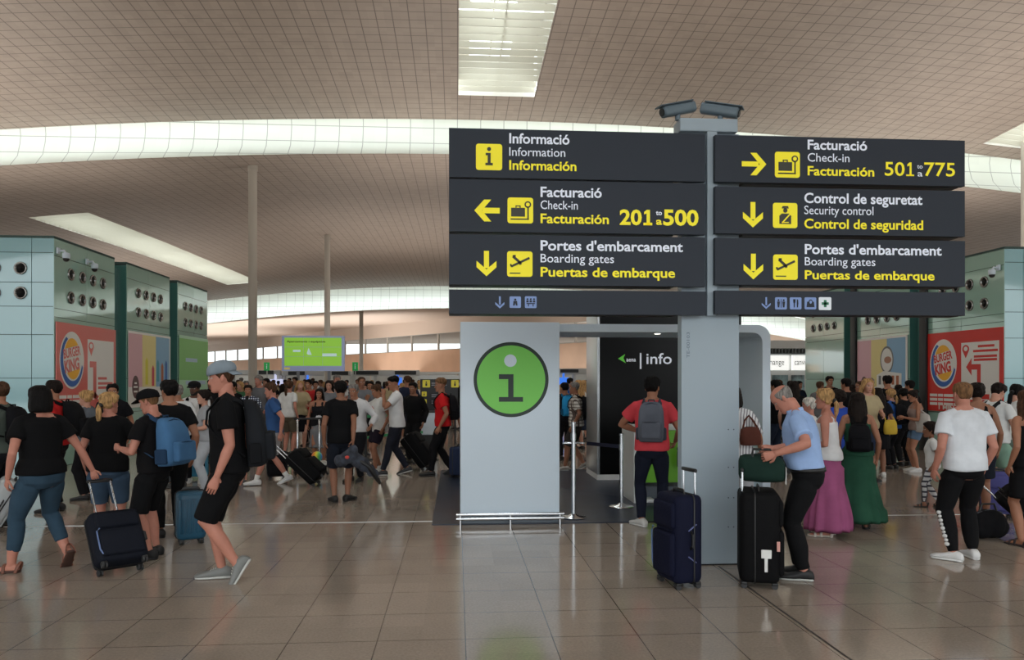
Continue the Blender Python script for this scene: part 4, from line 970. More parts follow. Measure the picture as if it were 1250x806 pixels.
def hair_mb(style, length=0.0, seed=1):
    mb = MB(); nA = 36; A = np.linspace(-PI, PI, nA, endpoint=False); deg = np.abs(np.degrees(A)); r = np.random.RandomState(seed)
    ph = r.uniform(0, 6, 6)
    if style == 'bald': hl = np.interp(deg, [0, 50, 75, 95, 120, 180], [.40, .30, .105, .10, .085, .06]); T = .008
    elif style == 'crop': hl = np.interp(deg, [0, 35, 58, 75, 88, 100, 125, 180], [.190, .186, .165, .115, .098, .125, .075, .055]); T = .010
    elif style == 'short': hl = np.interp(deg, [0, 35, 58, 75, 88, 100, 125, 180], [.182, .180, .160, .112, .092, .120, .065, .045]); T = .020
    elif style == 'fade': hl = np.interp(deg, [0, 35, 55, 75, 100, 130, 180], [.184, .182, .165, .145, .140, .12, .10]); T = .022
    else: hl = np.interp(deg, [0, 30, 55, 75, 90, 110, 180], [.186, .180, .150, .10, .085, .06, .03]); T = .018
    rings = []
    for z in np.concatenate([np.linspace(.0, .2, 26), np.linspace(.206, .231, 6)]):
        g = np.clip((z - hl) / (.045 if style in ('short', 'fade', 'crop') else .02), -1, 1); g = np.where(g > 0, T * np.sqrt(np.clip(g, 0, 1)), -.012)
        if style == 'fade': g = np.where(g > 0, g * np.clip(.25 + (z - .13) / .06, .25, 1.15), g)
        if style == 'bald': g = np.where((g > 0) & (z > .185), -.012, g)
        g = g * (1 + .18 * np.sin(7 * A + 60 * z + ph[0]) * np.sin(5 * A - 90 * z + ph[1]))
        w = np.interp(z, HZK, HWK); yf = np.interp(z, HZK, HFK); yb = np.interp(z, HZK, HBK); c = max(min(-.005, yf - .012), yb + .012)
        s, co = np.sin(A), np.cos(A)
        rings.append(np.stack([(w + g) * np.sign(s) * np.abs(s) ** .92, c + (np.where(co > 0, yf - c, c - yb) + g) * np.sign(co) * np.abs(co) ** .95, np.full(nA, z + (np.maximum(g, 0) * max(0, (z - .15) / .08)))], 1))
    mb.loft(rings)
    if style == 'bob':
        mb.loft([[(w * math.sin(a) * (1 + .02 * math.sin(9 * a)), -.022 + (d if math.cos(a) < 0 else d * .55) * math.cos(a), z) for a in np.linspace(0, 2 * PI, 28, endpoint=False)] for z, w, d in
                 ((-.015, .078, .085), (-.005, .098, .105), (.04, .108, .112), (.10, .105, .112), (.15, .1, .108), (.20, .085, .092), (.235, .05, .055), (.247, .02, .02))])
    if style in ('long', 'wavy'):
        L = length or .42; k = 1.25 if style == 'wavy' else 1.0
        pts = [(0, -.045, .17), (0, -.065, .10), (0, -.085, .02), (0, -.105, -.08), (0, -.115, -.08 - L * .35), (0, -.115, -.08 - L * .65), (0, -.11, -.08 - L * .85)]
        mb.tube(pts, [(.070, .055), (.084 * k, .05), (.088 * k, .042), (.095 * k, .034), (.092 * k, .03), (.075 * k, .026), (.04, .016)], ref=(0, 1, 0), n=20, round_=.6)
        for s in (-1, 1): mb.tube([(s * .05, .01, .19), (s * .077, -.005, .13), (s * .088 * k, -.02, .05), (s * .092 * k, -.035, -.05), (s * .09 * k, -.05, -.05 - L * .35)], [(.022, .04), (.026, .045), (.027, .042), (.03, .036), (.02, .025)], ref=(0, 1, 0), n=12)
    if style in ('pony', 'lowpony'):
        z0 = .15 if style == 'pony' else .08; L = length or .26; y0 = -.105 if style == 'pony' else -.09
        mb.tube([(0, y0 + .02, z0), (0, y0 - .03, z0 + .01), (0, y0 - .045, z0 - .05), (0, y0 - .04, z0 - L * .6), (.005, y0 - .025, z0 - L)], [(.02, .02), (.024, .024), (.036, .03), (.034, .026), (.012, .01)], ref=(0, 1, 0), n=14, round_=.6)
    if style == 'bun':
        mb.ellipsoid((0, -.105, .19), (.042, .04, .04)); mb.ellipsoid((.02, -.10, .215), (.028, .026, .026)); mb.ellipsoid((-.02, -.118, .175), (.028, .026, .026))
    if style == 'curly':
        for _ in range(70):
            u = r.normal(size=3); u /= np.linalg.norm(u); u[2] = abs(u[2]) * .9 - .25
            if u[1] > .35 and u[2] < .45: continue
            p = np.array([0, -.012, .145]) + u * np.array([.088, .105, .105]) ; mb.ellipsoid(p, (r.uniform(.018, .03),) * 3, nu=8, nv=6)
    return mb
TOR_M = [(.80, .10, .085, -.005), (.85, .160, .112, -.012), (.92, .170, .122, -.015), (1.0, .162, .112, -.006), (1.08, .150, .104, 0), (1.16, .152, .106, 0), (1.26, .170, .116, .003), (1.34, .184, .118, 0), (1.40, .178, .104, -.008), (1.44, .135, .084, -.012), (1.475, .078, .066, -.012), (1.50, .058, .058, -.006)]
TOR_F = [(.80, .10, .09, -.008), (.85, .166, .118, -.016), (.92, .176, .125, -.018), (1.0, .160, .112, -.006), (1.08, .132, .096, 0), (1.16, .130, .098, .004), (1.26, .148, .122, .018), (1.33, .158, .112, .006), (1.40, .155, .094, -.008), (1.44, .120, .076, -.012), (1.475, .068, .058, -.012), (1.50, .051, .052, -.006)]
class Body:
    """the posed skeleton of one person, 1.75 m tall before scaling, facing +Y"""
    def __init__(s, p):
        s.p = p; g = p.get('girth', 1.0); s.g = g; fem = p.get('fem', False); s.fem = fem
        s.tor = np.array(TOR_F if fem else TOR_M); s.tor[:, 1] *= g ** .8; s.tor[:, 2] *= g
        if p.get('belly'): s.tor[:, 2] += p['belly'] * np.exp(-((s.tor[:, 0] - 1.08) / .11) ** 2); s.tor[:, 3] += p['belly'] * .8 * np.exp(-((s.tor[:, 0] - 1.08) / .11) ** 2); s.tor[:, 1] += p['belly'] * .5 * np.exp(-((s.tor[:, 0] - 1.06) / .12) ** 2)
        lean, tw, roll = rad(p.get('lean', 3)), rad(p.get('twist', 0)), rad(p.get('roll', 0))
        s.drop = p.get('drop', 0.0)
        zs = np.arange(.70, 1.80, .01); s.zs = zs; s.pos = []; s.rot = []
        c = np.array([0, p.get('shift', 0.0), .70 - s.drop])
        for z in zs:
            k = sstep((z - .88) / .45); R = RZ(tw * k) @ RY(roll * k) @ RX(-lean * k)
            s.pos.append(c.copy()); s.rot.append(R); c = c + R[:, 2] * .01
        s.fe = g ** .6
        sh = .163 if fem else .186
        s.shw = sh * g ** .5
        s.arms = {}
        for side in (-1, 1):
            a = p['arms'][0 if side < 0 else 1] if 'arms' in p else {}
            S = s.at((side * s.shw, -.01 + a.get('sy', 0), 1.405 + a.get('raise', 0)))
            Rc = s.R(1.4)
            if 'at' in a: w = s.to_local(a['at'])
            elif 'abs' in a: w = np.array(a['abs'], float)
            else:
                o = a.get('w', (.07, .05, -.50)); w = S + Rc @ np.array([side * o[0], o[1], o[2]])
            po = a.get('pole', (.35, -1, -.1)); pole = Rc @ np.array([side * po[0], po[1], po[2]])
            E, w = ik(S, w, .30, .262, pole)
            hd = unit(Rc @ np.array([side * a['hd'][0], a['hd'][1], a['hd'][2]])) if 'hd' in a else unit(w - E)
            pn = Rc @ (np.array([side * a['palm'][0], a['palm'][1], a['palm'][2]]) if 'palm' in a else np.array([-side, .15, 0.0]))
            pn = unit(pn - hd * np.dot(pn, hd))
            s.arms[side] = dict(S=S, E=E, W=w, hd=hd, pn=pn, curl=a.get('curl', .45), spread=a.get('spread', 0))
        s.legs = {}
        for side in (-1, 1):
            f = p['feet'][0 if side < 0 else 1] if 'feet' in p else (side * .10, 0, -side * 8, 0)
            x, y, yaw, pitch = f[:4]; lift = f[4] if len(f) > 4 else 0
            Rf = RZ(rad(yaw)) @ RX(-rad(pitch)); ball = np.array([0, .13, 0.0]); base = np.array([x, y, lift]) + RZ(rad(yaw)) @ ball
            an = base + Rf @ (np.array([0, 0, .08]) - ball)
            H = s.at((side * .092 * g ** .5, -.005, .905)); fw = RZ(rad(yaw * .5)) @ np.array([0, 1, 0.05])
            if len(f) > 5: fw = np.array(f[5], float)
            K, an = ik(H, an, .435, .425, fw)
            s.legs[side] = dict(H=H, K=K, A=an, Rf=Rf, fw=unit(fw))
        hy, hp, hr = rad(p.get('hyaw', 0)), rad(p.get('hpitch', 0)), rad(p.get('hroll', 0))
        s.HR = s.R(1.47) @ RZ(hy) @ RY(hr) @ RX(-hp) * p.get('headk', 1.0)
        s.NB = s.at((0, -.012, 1.47)); s.HP = s.at((0, -.004, 1.535)); s.HO = s.HP + s.HR @ np.array([0, .012, -.012])
    def R(s, z): return s.rot[int(min(len(s.zs) - 1, max(0, round((z - .70) / .01))))]
    def at(s, q):
        i = int(min(len(s.zs) - 1, max(0, round((q[2] - .70) / .01)))); dz = q[2] - s.zs[i]
        return s.pos[i] + s.rot[i] @ np.array([q[0], q[1], dz])
    def to_local(s, w):
        p = s.p; k = p['h'] / 1.75; x, y, z = w; x -= p['loc'][0]; y -= p['loc'][1]; a = rad(-p['face'])
        return np.array([(x * math.cos(a) - y * math.sin(a)) / k, (x * math.sin(a) + y * math.cos(a)) / k, z / k])
    def to_world(s, q):
        p = s.p; k = p['h'] / 1.75; a = rad(p['face']); x, y, z = np.asarray(q) * k
        return (x * math.cos(a) - y * math.sin(a) + p['loc'][0], x * math.sin(a) + y * math.cos(a) + p['loc'][1], z)
    def torso_rings(s, z0, z1, inf=0.0, straight=0.0, n=26, extra=(), hips=0.0):
        rings = []; T = s.tor; zz = sorted(set([z0, z1] + [z for z in T[:, 0] if z0 < z < z1] + list(extra)))
        wmax, dmax = T[3:8, 1].max(), T[3:8, 2].max()
        th = np.arange(n) * 2 * PI / n
        for z in zz:
            w, d, yo = (np.interp(z, T[:, 0], T[:, i]) for i in (1, 2, 3))
            if z < 1.32: w += (wmax * .98 - w) * straight if w < wmax else 0; d += (dmax * .98 - d) * straight if d < dmax else 0
            if hips and z < 1.04: w = max(w, (.172 + hips) * s.g ** .8); d = max(d, (.124 + hips * .5) * s.g)
            i_ = inf * (1 if z < 1.42 else max(.35, 1 - (z - 1.42) / .10))
            ca, sa = np.cos(th), np.sin(th); e = 2 / 2.35
            x = (w + i_) * np.sign(ca) * np.abs(ca) ** e; y = yo + (d + i_) * np.sign(sa) * np.abs(sa) ** e
            rings.append(np.array([s.at((a, b, z)) for a, b in zip(x, y)]))
        return rings
    def arm_path(s, side, f1=2.0):
        """points and radii from inside the shoulder to f (1 = elbow, 2 = wrist)"""
        a = s.arms[side]; P, Rr = [], []
        m = (.86 if s.fem else 1.0) * s.fe
        inn = s.at((side * s.shw * .55, -.008, 1.40)); P.append(inn); Rr.append(.058 * m)
        for t, r in ((0, .060), (.25, .057), (.6, .048), (.9, .041), (1.0, .040), (1.12, .041), (1.3, .042), (1.6, .035), (1.9, .0275), (2.0, .026)):
            if t > f1 + 1e-6: break
            P.append(a['S'] + (a['E'] - a['S']) * t if t <= 1 else a['E'] + (a['W'] - a['E']) * (t - 1)); Rr.append(r * m)
        lt = {0: 0}.get(0)
        if f1 < 2.0:
            q = a['S'] + (a['E'] - a['S']) * f1 if f1 <= 1 else a['E'] + (a['W'] - a['E']) * (f1 - 1)
            if np.linalg.norm(P[-1] - q) > .01: P.append(q); Rr.append(np.interp(f1, [0, .25, .6, 1, 1.3, 1.6, 2], [.06, .057, .048, .04, .042, .035, .026]) * m)
        return P, Rr
    def leg_path(s, side, f1=2.0):
        L = s.legs[side]; P, Rr = [], []; g = s.g ** .8
        for t, r in ((0, .070), (.12, .086), (.22, .092), (.38, .088), (.6, .075), (.88, .060), (1.0, .057), (1.12, .055), (1.28, .058), (1.5, .055), (1.8, .041), (1.95, .036), (2.0, .036)):
            if t > f1 + 1e-6: break
            q = L['H'] + (L['K'] - L['H']) * t if t <= 1 else L['K'] + (L['A'] - L['K']) * (t - 1)
            if 1.1 < t < 1.7: q = q - L['fw'] * .012
            P.append(q); Rr.append(r * g)
        q = L['H'] + (L['K'] - L['H']) * f1 if f1 <= 1 else L['K'] + (L['A'] - L['K']) * (f1 - 1)
        if np.linalg.norm(P[-1] - q) > .01: P.append(q); Rr.append(np.interp(f1, [.2, .38, .6, .88, 1, 1.28, 1.5, 1.8, 2], [.092, .088, .075, .06, .057, .058, .055, .041, .036]) * g)
        return P, Rr
    def hand(s, side):
        a = s.arms[side]; d, n = a['hd'], a['pn']; th = np.cross(n, d) * (1 if side > 0 else -1)   # thumb side
        th = unit(th); W = a['W']; mb = MB(); sc = .88 if s.fem else 1.0
        P = lambda u, w, t: W + (d * u + th * w + n * t) * sc
        rings = []
        for u, hw, ht in ((-.012, .024, .019), (.012, .028, .0185), (.04, .036, .017), (.07, .041, .0145), (.092, .0405, .0125), (.102, .036, .009)):
            rings.append([P(u, hw * math.cos(q), ht * math.sin(q)) for q in np.arange(12) * 2 * PI / 12])
        mb.loft(rings)
        c = a['curl']
        for w, L, r, dc in ((.030, .070, .0088, 0), (.010, .079, .0090, .04), (-.0105, .073, .0086, .08), (-.029, .057, .0075, .14)):
            q = P(.088, w, 0); ang = c * .55 + dc * c; pts, rr = [q], [r * 1.05]
            for seg, kk in ((.46, 0), (.31, .95), (.23, .7)):
                ang += c * kk; dr = d * math.cos(ang) + n * math.sin(ang) + th * w * a['spread']
                q = q + unit(dr) * L * seg * sc; pts.append(q); rr.append(r * (.96 - .18 * len(pts) / 4))
            mb.tube(pts, [x * sc for x in rr], ref=th, n=8, round_=.8)
        t0 = P(.022, .026, .004); d1 = unit(d * .62 + th * .72 + n * .35); d2 = unit(d * .92 + th * .25 + n * (.2 + .5 * min(1, c)))
        mb.tube([P(.008, .014, .003), t0, t0 + d1 * .036 * sc, t0 + d1 * .036 * sc + d2 * .030 * sc, t0 + d1 * .036 * sc + d2 * .054 * sc], [.0125 * sc, .0135 * sc, .0112 * sc, .0098 * sc, .0078 * sc], ref=n, n=8, round_=.8)
        return mb
    def foot(s, side, grow=0.0, sole=False, z_lo=0.0):
        L = s.legs[side]; mb = MB(); rings = []
        for y, hw, zt in ((-.078, .020, .05), (-.066, .033, .078), (-.025, .038, .098), (.03, .040, .088), (.08, .046, .066), (.13, .050, .052), (.17, .047, .044), (.195, .034, .036), (.208, .014, .026)):
            if sole: z0, z1, hw2 = 0.0, (.026 if y < .05 else .022), hw + .006
            else: z0, z1, hw2 = z_lo, zt + grow, hw + grow
            r = []
            for q in np.arange(14) * 2 * PI / 14:
                cx_, sz = math.cos(q), math.sin(q); e = .75
                r.append(L['A'] + L['Rf'] @ np.array([hw2 * math.copysign(abs(cx_) ** e, cx_), y + (grow if y > .1 else -grow if y < 0 else 0), (z0 + z1) / 2 + (z1 - z0) / 2 * math.copysign(abs(sz) ** e, sz) - .08]))
            rings.append(r)
        return mb.loft(rings)
    def skin(s, vox):
        mb = MB(); mb.loft(s.torso_rings(.80, 1.20, -.012)); mb.loft(s.torso_rings(1.08, 1.50, -.004))
        for side in (-1, 1):
            P, R = s.arm_path(side); mb.tube(P, R, ref=(.1, 1, .2), n=14); P, R = s.leg_path(side); mb.tube(P, R, ref=(1, .1, 0), n=16)
            mb.join(s.foot(side, -.008, z_lo=.006))
            mb.tube([s.at((side * .03, -.02, 1.505)), s.at((side * .10, -.018, 1.45)), s.at((side * .16, -.012, 1.425))], [.035, .045, .045], ref=(0, 1, 0), n=10)
        nr = .049 if s.fem else .058 * s.g ** .5
        mb.tube([s.NB - s.R(1.47)[:, 2] * .03, s.NB + s.R(1.47)[:, 2] * .02, s.HP, s.HO + s.HR @ np.array([0, -.022, .06])], [nr * 1.15, nr * 1.03, nr, nr], ref=(0, 1, 0), n=16)
        out = fused(mb, vox, it=5)
        for side in (-1, 1): out.join(s.hand(side))
        h = head_mb(.92 if s.fem else 1.0, .8 if s.fem else 1.0); h.xf(np.vstack([np.hstack([s.HR, s.HO[:, None]]), [0, 0, 0, 1]])); out.join(h)
        return out
    def headxf(s, mb): return mb.xf(np.vstack([np.hstack([s.HR, s.HO[:, None]]), [0, 0, 0, 1]]))
    def chestxf(s, mb, z=1.28):
        R = s.R(z); o = s.at((0, 0, z)); M = np.eye(4); M[:3, :3] = R; M[:3, 3] = o - R @ np.array([0, 0, z]); return mb.xf(M)
SKIN = {'fair': (186, 138, 118), 'rosy': (180, 122, 104), 'tan': (154, 106, 82), 'olive': (138, 94, 72), 'brown': (100, 66, 50), 'dark': (70, 48, 38)}
HAIRC = {'black': (12, 10, 10), 'dark': (27, 20, 17), 'brown': (70, 48, 34), 'lightbrown': (112, 82, 56), 'blonde': (168, 132, 88), 'grey': (120, 116, 112), 'white': (196, 190, 180), 'auburn': (110, 62, 36)}
def skin_mats(tone, hair, beard):
    c = SKIN[tone]; sk = mat('skin_' + tone, c, .55, bump=.08, bscale=60, vary=.05, vscale=14, spec=.35)
    hb = mat('hair_' + hair, HAIRC[hair], .6)
    return [sk, mat('lips_' + tone, (c[0] * .82, c[1] * .62, c[2] * .62), .45), mat('eye_white', (222, 216, 210), .3), mat('iris_dark', (34, 24, 20), .2), hb if hair not in ('white', 'grey') else mat('grey_brow', (120, 100, 88), .7), hb if beard else sk]
def hair_mat(hair):
    return mat('hair_strands_' + hair, HAIRC[hair], .62, bump=.9, bscale=60, vary=.45, vscale=30, stretch=(1.8, 1.8, .4), spec=.12)

def person(label, p, group=None, reuse=None):
    """builds one person from a description dict p; returns (body object, Body)"""
    B_ = Body(p); k = p['h'] / 1.75; vox = p.get('vox', .011)
    S_ = Matrix.Scale(k, 4)
    def put(name, mb, mats, parent, smooth=True):
        mb.v = [a * k for a in mb.v]; return obj(name, mb, mats, parent, smooth=smooth)
    body = put('person', B_.skin(vox), skin_mats(p.get('skin', 'fair'), p.get('hair', ('short', 'dark'))[1], p.get('beard')), None)
    body.location = (*p['loc'][:2], 0); body.rotation_euler = (0, 0, rad(p['face'])); tag(body, label, 'person', group)
    sd = int(abs(p['loc'][0] * 977 + p['loc'][1] * 131)) % 9999
    cv = vox * 1.15; wr = p.get('wr', .0065)
    # --- lower garment
    b = p.get('bottom')
    if b:
        kind, rgb = b[0], b[1]; mb = MB(); ex = b[2] if len(b) > 2 else {}
        lo = {'trousers': (1.93, .016, .058), 'jeans': (1.93, .012, .052), 'leggings': (1.9, .008, 0), 'capri': (1.68, .010, 0), 'joggers': (1.95, .020, .054), 'shorts': (.82, .026, .105), 'longshorts': (1.04, .024, .092), 'minishorts': (.42, .016, 0)}.get(kind)
        if lo:
            f1, inf, rmin = lo; f1 = ex.get('f', f1)
            mb.loft(B_.torso_rings(.80, ex.get('waist', 1.03), .007))
            for side in (-1, 1):
                P, R = B_.leg_path(side, f1); R = [max(r + inf * (.6 if i < 2 else 1), rmin if i > len(R) * .4 else 0) for i, r in enumerate(R)]
                if kind == 'joggers': R[-1] = .046
                mb.tube(P, R, ref=(1, .1, 0), n=18, round_=0 if kind in ('shorts', 'longshorts', 'minishorts') else .2)
            fm = fused(mb, cv, it=4, wr=wr * (.9 if kind != 'leggings' else .3), ws=11, seed=sd)
        else:                                                       # skirts and dresses hang in folds round both legs
            z1, z0, w0 = ex.get('waist', 1.06), ex.get('hem', .1), ex.get('flare', .30); A_ = (B_.legs[-1]['A'] + B_.legs[1]['A']) / 2; cen = np.array([A_[0], A_[1], 0])
            n = 56; th = np.arange(n) * 2 * PI / n; rings = []
            for t in np.linspace(0, 1, 22):
                z = z1 + (z0 - z1) * t; wt, dt = np.interp(max(z, .85), B_.tor[:, 0], B_.tor[:, 1]) + .013, np.interp(max(z, .85), B_.tor[:, 0], B_.tor[:, 2]) + .013
                fl = sstep((.92 - z) / .8); w = wt + (w0 - .17) * fl; d = dt + (w0 - .15) * fl; q_ = sstep((.95 - z) / .14); w = max(w, (.215 * B_.g ** .5) * q_); d = max(d, .178 * q_)
                if ex.get('ruffle') and z < z0 + .16: w += .03; d += .03
                fold = 1 + (.05 + .06 * fl) * fl ** .5 * np.sin(11 * th + 2.2 * np.sin(3 * th + sd)) * min(1, t * 3)
                top = B_.at((0, 0, max(z, .75))); c = top * (1 - fl) + np.array([cen[0], cen[1], 0]) * fl; c[2] = z - B_.drop * (1 - fl)
                rings.append(np.stack([c[0] + w * fold * np.cos(th), c[1] + d * fold * np.sin(th) - .008, np.full(n, c[2])], 1))
            inner = rings[-1].copy(); ic = inner.mean(0); inner = ic + (inner - ic) * .97; inner[:, 2] += .03
            fm = MB().loft(rings + [inner], caps=True)
        put({'skirt': 'skirt', 'dress': 'dress_skirt', 'shorts': 'shorts', 'longshorts': 'shorts', 'minishorts': 'shorts', 'jeans': 'jeans', 'leggings': 'leggings', 'capri': 'jeans'}.get(kind, 'trousers'), fm, fabric(rgb, **ex.get('mat', {})) if 'm' not in ex else ex['m'], body)
        if ex.get('belt'):
            mb = MB().loft(B_.torso_rings(.955, .99, .024)); put('belt', mb, M_black, body)
    # --- upper garment
    tp = p.get('top')
    if tp:
        kind, rgb = tp[0], tp[1]; ex = tp[2] if len(tp) > 2 else {}; mb = MB()
        hem = ex.get('hem', .90); inf = ex.get('inf', .021); z1 = ex.get('neck', 1.482 if kind not in ('tank', 'camisole') else 1.43)
        if kind in ('tank', 'camisole'):
            mb.loft(B_.torso_rings(hem, 1.36, inf * .85, ex.get('straight', .3), hips=.012))
            for side in (-1, 1):
                sx = .085 if kind == 'tank' else .075; r = (.028, .012) if kind == 'tank' else (.012, .009)
                yb, yf = np.interp(1.40, B_.tor[:, 0], B_.tor[:, 2]), np.interp(1.38, B_.tor[:, 0], B_.tor[:, 2])
                mb.tube([B_.at((side * sx, -yb * .92, 1.33)), B_.at((side * sx * .95, -yb * .95, 1.40)), B_.at((side * sx * .9, -.035, 1.468)), B_.at((side * sx * .9, .035, 1.45)), B_.at((side * sx * .95, yf * .9, 1.39)), B_.at((side * sx, yf * .95, 1.33))], [r] * 6, ref=(0, 1, .3), n=10)
        else:
            mb.loft(B_.torso_rings(hem, z1, inf, ex.get('straight', .75 if kind == 'tee' else .5), hips=.012))
            f1 = {'tee': .58, 'shirt': .72, 'long': 1.95, 'cap': .28}[kind]; f1 = ex.get('sleeve', f1)
            for side in (-1, 1):
                P, R = B_.arm_path(side, f1); m = len(R); R = [r + inf * (.55 + .65 * i / (m - 1)) + (.006 if i == m - 1 and f1 < 1 else 0) for i, r in enumerate(R)]
                mb.tube(P, R, ref=(.1, 1, .2), n=16, round_=0)
                mb.tube([B_.at((side * .03, -.02, 1.497)), B_.at((side * .10, -.018, 1.455)), B_.at((side * .165, -.012, 1.43))], [.030, .050, .052], ref=(0, 1, 0), n=10)
        fm = fused(mb, cv, it=4, wr=wr, ws=8, seed=sd + 5)
        nm = {'tee': 't_shirt', 'shirt': 'shirt', 'long': 'sweater', 'tank': 'tank_top', 'camisole': 'top', 'cap': 'blouse'}[kind]
        to = put(nm, fm, ex['m'] if 'm' in ex else fabric(rgb), body)
        if kind == 'shirt':
            mb = MB()
            ring = [B_.at((.075 * math.sin(a), -.010 + .072 * math.cos(a), 1.475)) for a in np.linspace(.5, 2 * PI - .5, 18)]; up = B_.R(1.47)[:, 2]
            mb.tube([q + up * .012 for q in ring], [(.006, .024)] * 18, ref=up, n=8); put('collar', mb, ex['m'] if 'm' in ex else fabric(rgb), to)
        if ex.get('print'):
            c2, zc, yy = ex['print']; mb = MB(); d = np.interp(zc, B_.tor[:, 0], B_.tor[:, 2]) + inf + .004
            for (x, z, rr) in ((-.03, 0, .035), (.03, .01, .03), (0, .035, .03), (.01, -.03, .028), (.05, -.015, .02), (-.055, .015, .02)):
                mb.ellipsoid(B_.at((x, yy * (d + .002), zc + z)), (rr, .006, rr * .8), R=B_.R(zc))
            put('chest_print', mb, mat('print_%d_%d_%d' % c2, c2, .7), to)
    # --- feet
    sh = p.get('shoes')
    if sh:
        kind, rgb, so = sh
        for side in (-1, 1):
            if kind == 'sandal':
                o = put('sandal', B_.foot(side, .0, sole=True), mat('sandal_%d_%d_%d' % so, so, .6), body)
                L = B_.legs[side]; mb = MB()
                for y, hw, z in ((.12, .052, .055), (.055, .047, .082), (-.05, .042, .10)):
                    mb.tube([L['A'] + L['Rf'] @ np.array([hw * math.cos(a), y + (.02 if y > 0 else -.045) * 0 - (.035 * math.sin(a) if y < 0 else 0), z * math.sin(a) - .08 + (.0 if y > 0 else .0)]) for a in np.linspace(.05, PI - .05, 9)], [(.006, .016)] * 9, ref=L['Rf'] @ np.array([0, 1, 0.0]), n=8)
                put('strap', mb, mat('leather_%d_%d_%d' % rgb, rgb, .55), o)
            else:
                o = put('shoe', B_.foot(side, .006, z_lo=.012), mat('shoe_%d_%d_%d' % rgb, rgb, .6, bump=.2, bscale=40), body)
                put('sole', B_.foot(side, sole=True), mat('sole_%d_%d_%d' % so, so, .6), o)
                if kind == 'sneaker':
                    L = B_.legs[side]; mb = MB()
                    for y, z in ((.045, .092), (.065, .083), (.085, .075)): mb.tube([L['A'] + L['Rf'] @ np.array([x, y, z - .08 - abs(x) * .25]) for x in (-.025, 0, .025)], .004, n=6)
                    put('laces', mb, mat('lace_%d_%d_%d' % so, so, .7), o)
                if kind == 'sock':
                    P, R = B_.leg_path(side); mb = MB(); mb.tube(P[-3:], [r + .006 for r in R[-3:]], ref=(1, .1, 0)); put('sock', mb, mat('sock_white', (214, 214, 210), .8), body)
    # --- head: hair, hats, glasses
    hs, hc = p.get('hair', ('short', 'dark'))[:2]
    if hs:
        hm = B_.headxf(hair_mb(hs, p['hair'][2] if len(p.get('hair', ())) > 2 else 0, seed=sd % 97)); v, f = remesh(hm, max(.007, vox * .75), it=2, wr=.0035 if hs not in ('crop', 'bald', 'bob') else .0012, ws=34, seed=sd)
        ho = put('hair', MB().add(v, f), hair_mat(hc), body)
        if hs in ('pony', 'lowpony'):
            z0, y0 = (.16, -.128) if hs == 'pony' else (.09, -.113); mb = MB(); mb.tube([(0, y0 + .01, z0 + .0), (0, y0 - .008, z0 + .0)], .03, ref=(0, 0, 1), n=12); put('hair_tie', B_.headxf(mb), M_black, ho)
    ht = p.get('hat')
    if ht:
        kind, rgb = ht[:2]; mb = MB(); nA = 32; A = np.linspace(-PI, PI, nA, endpoint=False); rings = []
        back = kind == 'backcap'
        for z, gr, dz in ((.150, .017, 0), (.165, .022, .002), (.185, .026, .006), (.205, .030, .012), (.220, .030, .016), (.2285, .022, .022), (.2305, .012, .026)):
            x, y = head_pt(A, z, gr); lowr = (.012 if back else .0) if z < .19 else 0
            rings.append(np.stack([x, y, z + dz - lowr * 0 + y * (-.07 if back else .12) * (1 if z < .2 else .5)], 1))
        mb.loft(rings); o = put('cap' if kind != 'brimhat' else 'hat', B_.headxf(mb), fabric(rgb), body)
        mb = MB(); fwd = -1 if kind == 'backcap' else 1
        if kind == 'brimhat':
            mb.loft([[(r_ * .8 * math.cos(a), r_ * math.sin(a) - .005, z) for a in A] for r_, z in ((.10, .15), (.165, .138), (.165, .144), (.10, .162))])
        else:
            pts = []
            for a in np.linspace(-1.15, 1.15, 15):
                pts.append(((.09 * math.sin(a), fwd * (.095 * math.cos(a) + .005)), (.094 * math.sin(a) * (1 - .1 * abs(math.sin(a))), fwd * ((.168 if fwd > 0 else .150) * math.cos(a) ** .6 + .012 if math.cos(a) > 0 else 0))))
            zb = .160 + (.010 if kind != 'backcap' else .004)
            v = [(*q[0], zb + .006) for q in pts] + [(*q[1], zb - (.020 if fwd > 0 else .034)) for q in pts] + [(*q[0], zb) for q in pts] + [(*q[1], zb - (.027 if fwd > 0 else .041)) for q in pts]; m = 15
            f = [(i, i + 1, m + i + 1, m + i) for i in range(m - 1)] + [(2 * m + i, 3 * m + i, 3 * m + i + 1, 2 * m + i + 1) for i in range(m - 1)] + [(m + i, m + i + 1, 3 * m + i + 1, 3 * m + i) for i in range(m - 1)] + [(i, 2 * m + i, 2 * m + i + 1, i + 1) for i in range(m - 1)] + [(0, m, 3 * m, 2 * m), (m - 1, 3 * m - 1, 4 * m - 1, 2 * m - 1)]
            mb.add(v, f)
        put('brim', B_.headxf(mb), fabric(ht[2] if len(ht) > 2 else rgb), o)
    if p.get('glasses'):
        mb = MB()
        for sx in (-1, 1):
            mb.tube([(sx * .031 + .022 * math.cos(a), .094, .121 + .016 * math.sin(a)) for a in np.linspace(0, 2 * PI, 13)], .002, ref=(0, 1, 0), n=5)
            mb.tube([(sx * .053, .092, .124), (sx * .077, .05, .126), (sx * .080, -.01, .124)], .002, n=5)
        mb.tube([(-.009, .096, .122), (.009, .096, .122)], .002, n=5); put('glasses', B_.headxf(mb), M_black, body)
    return body, B_

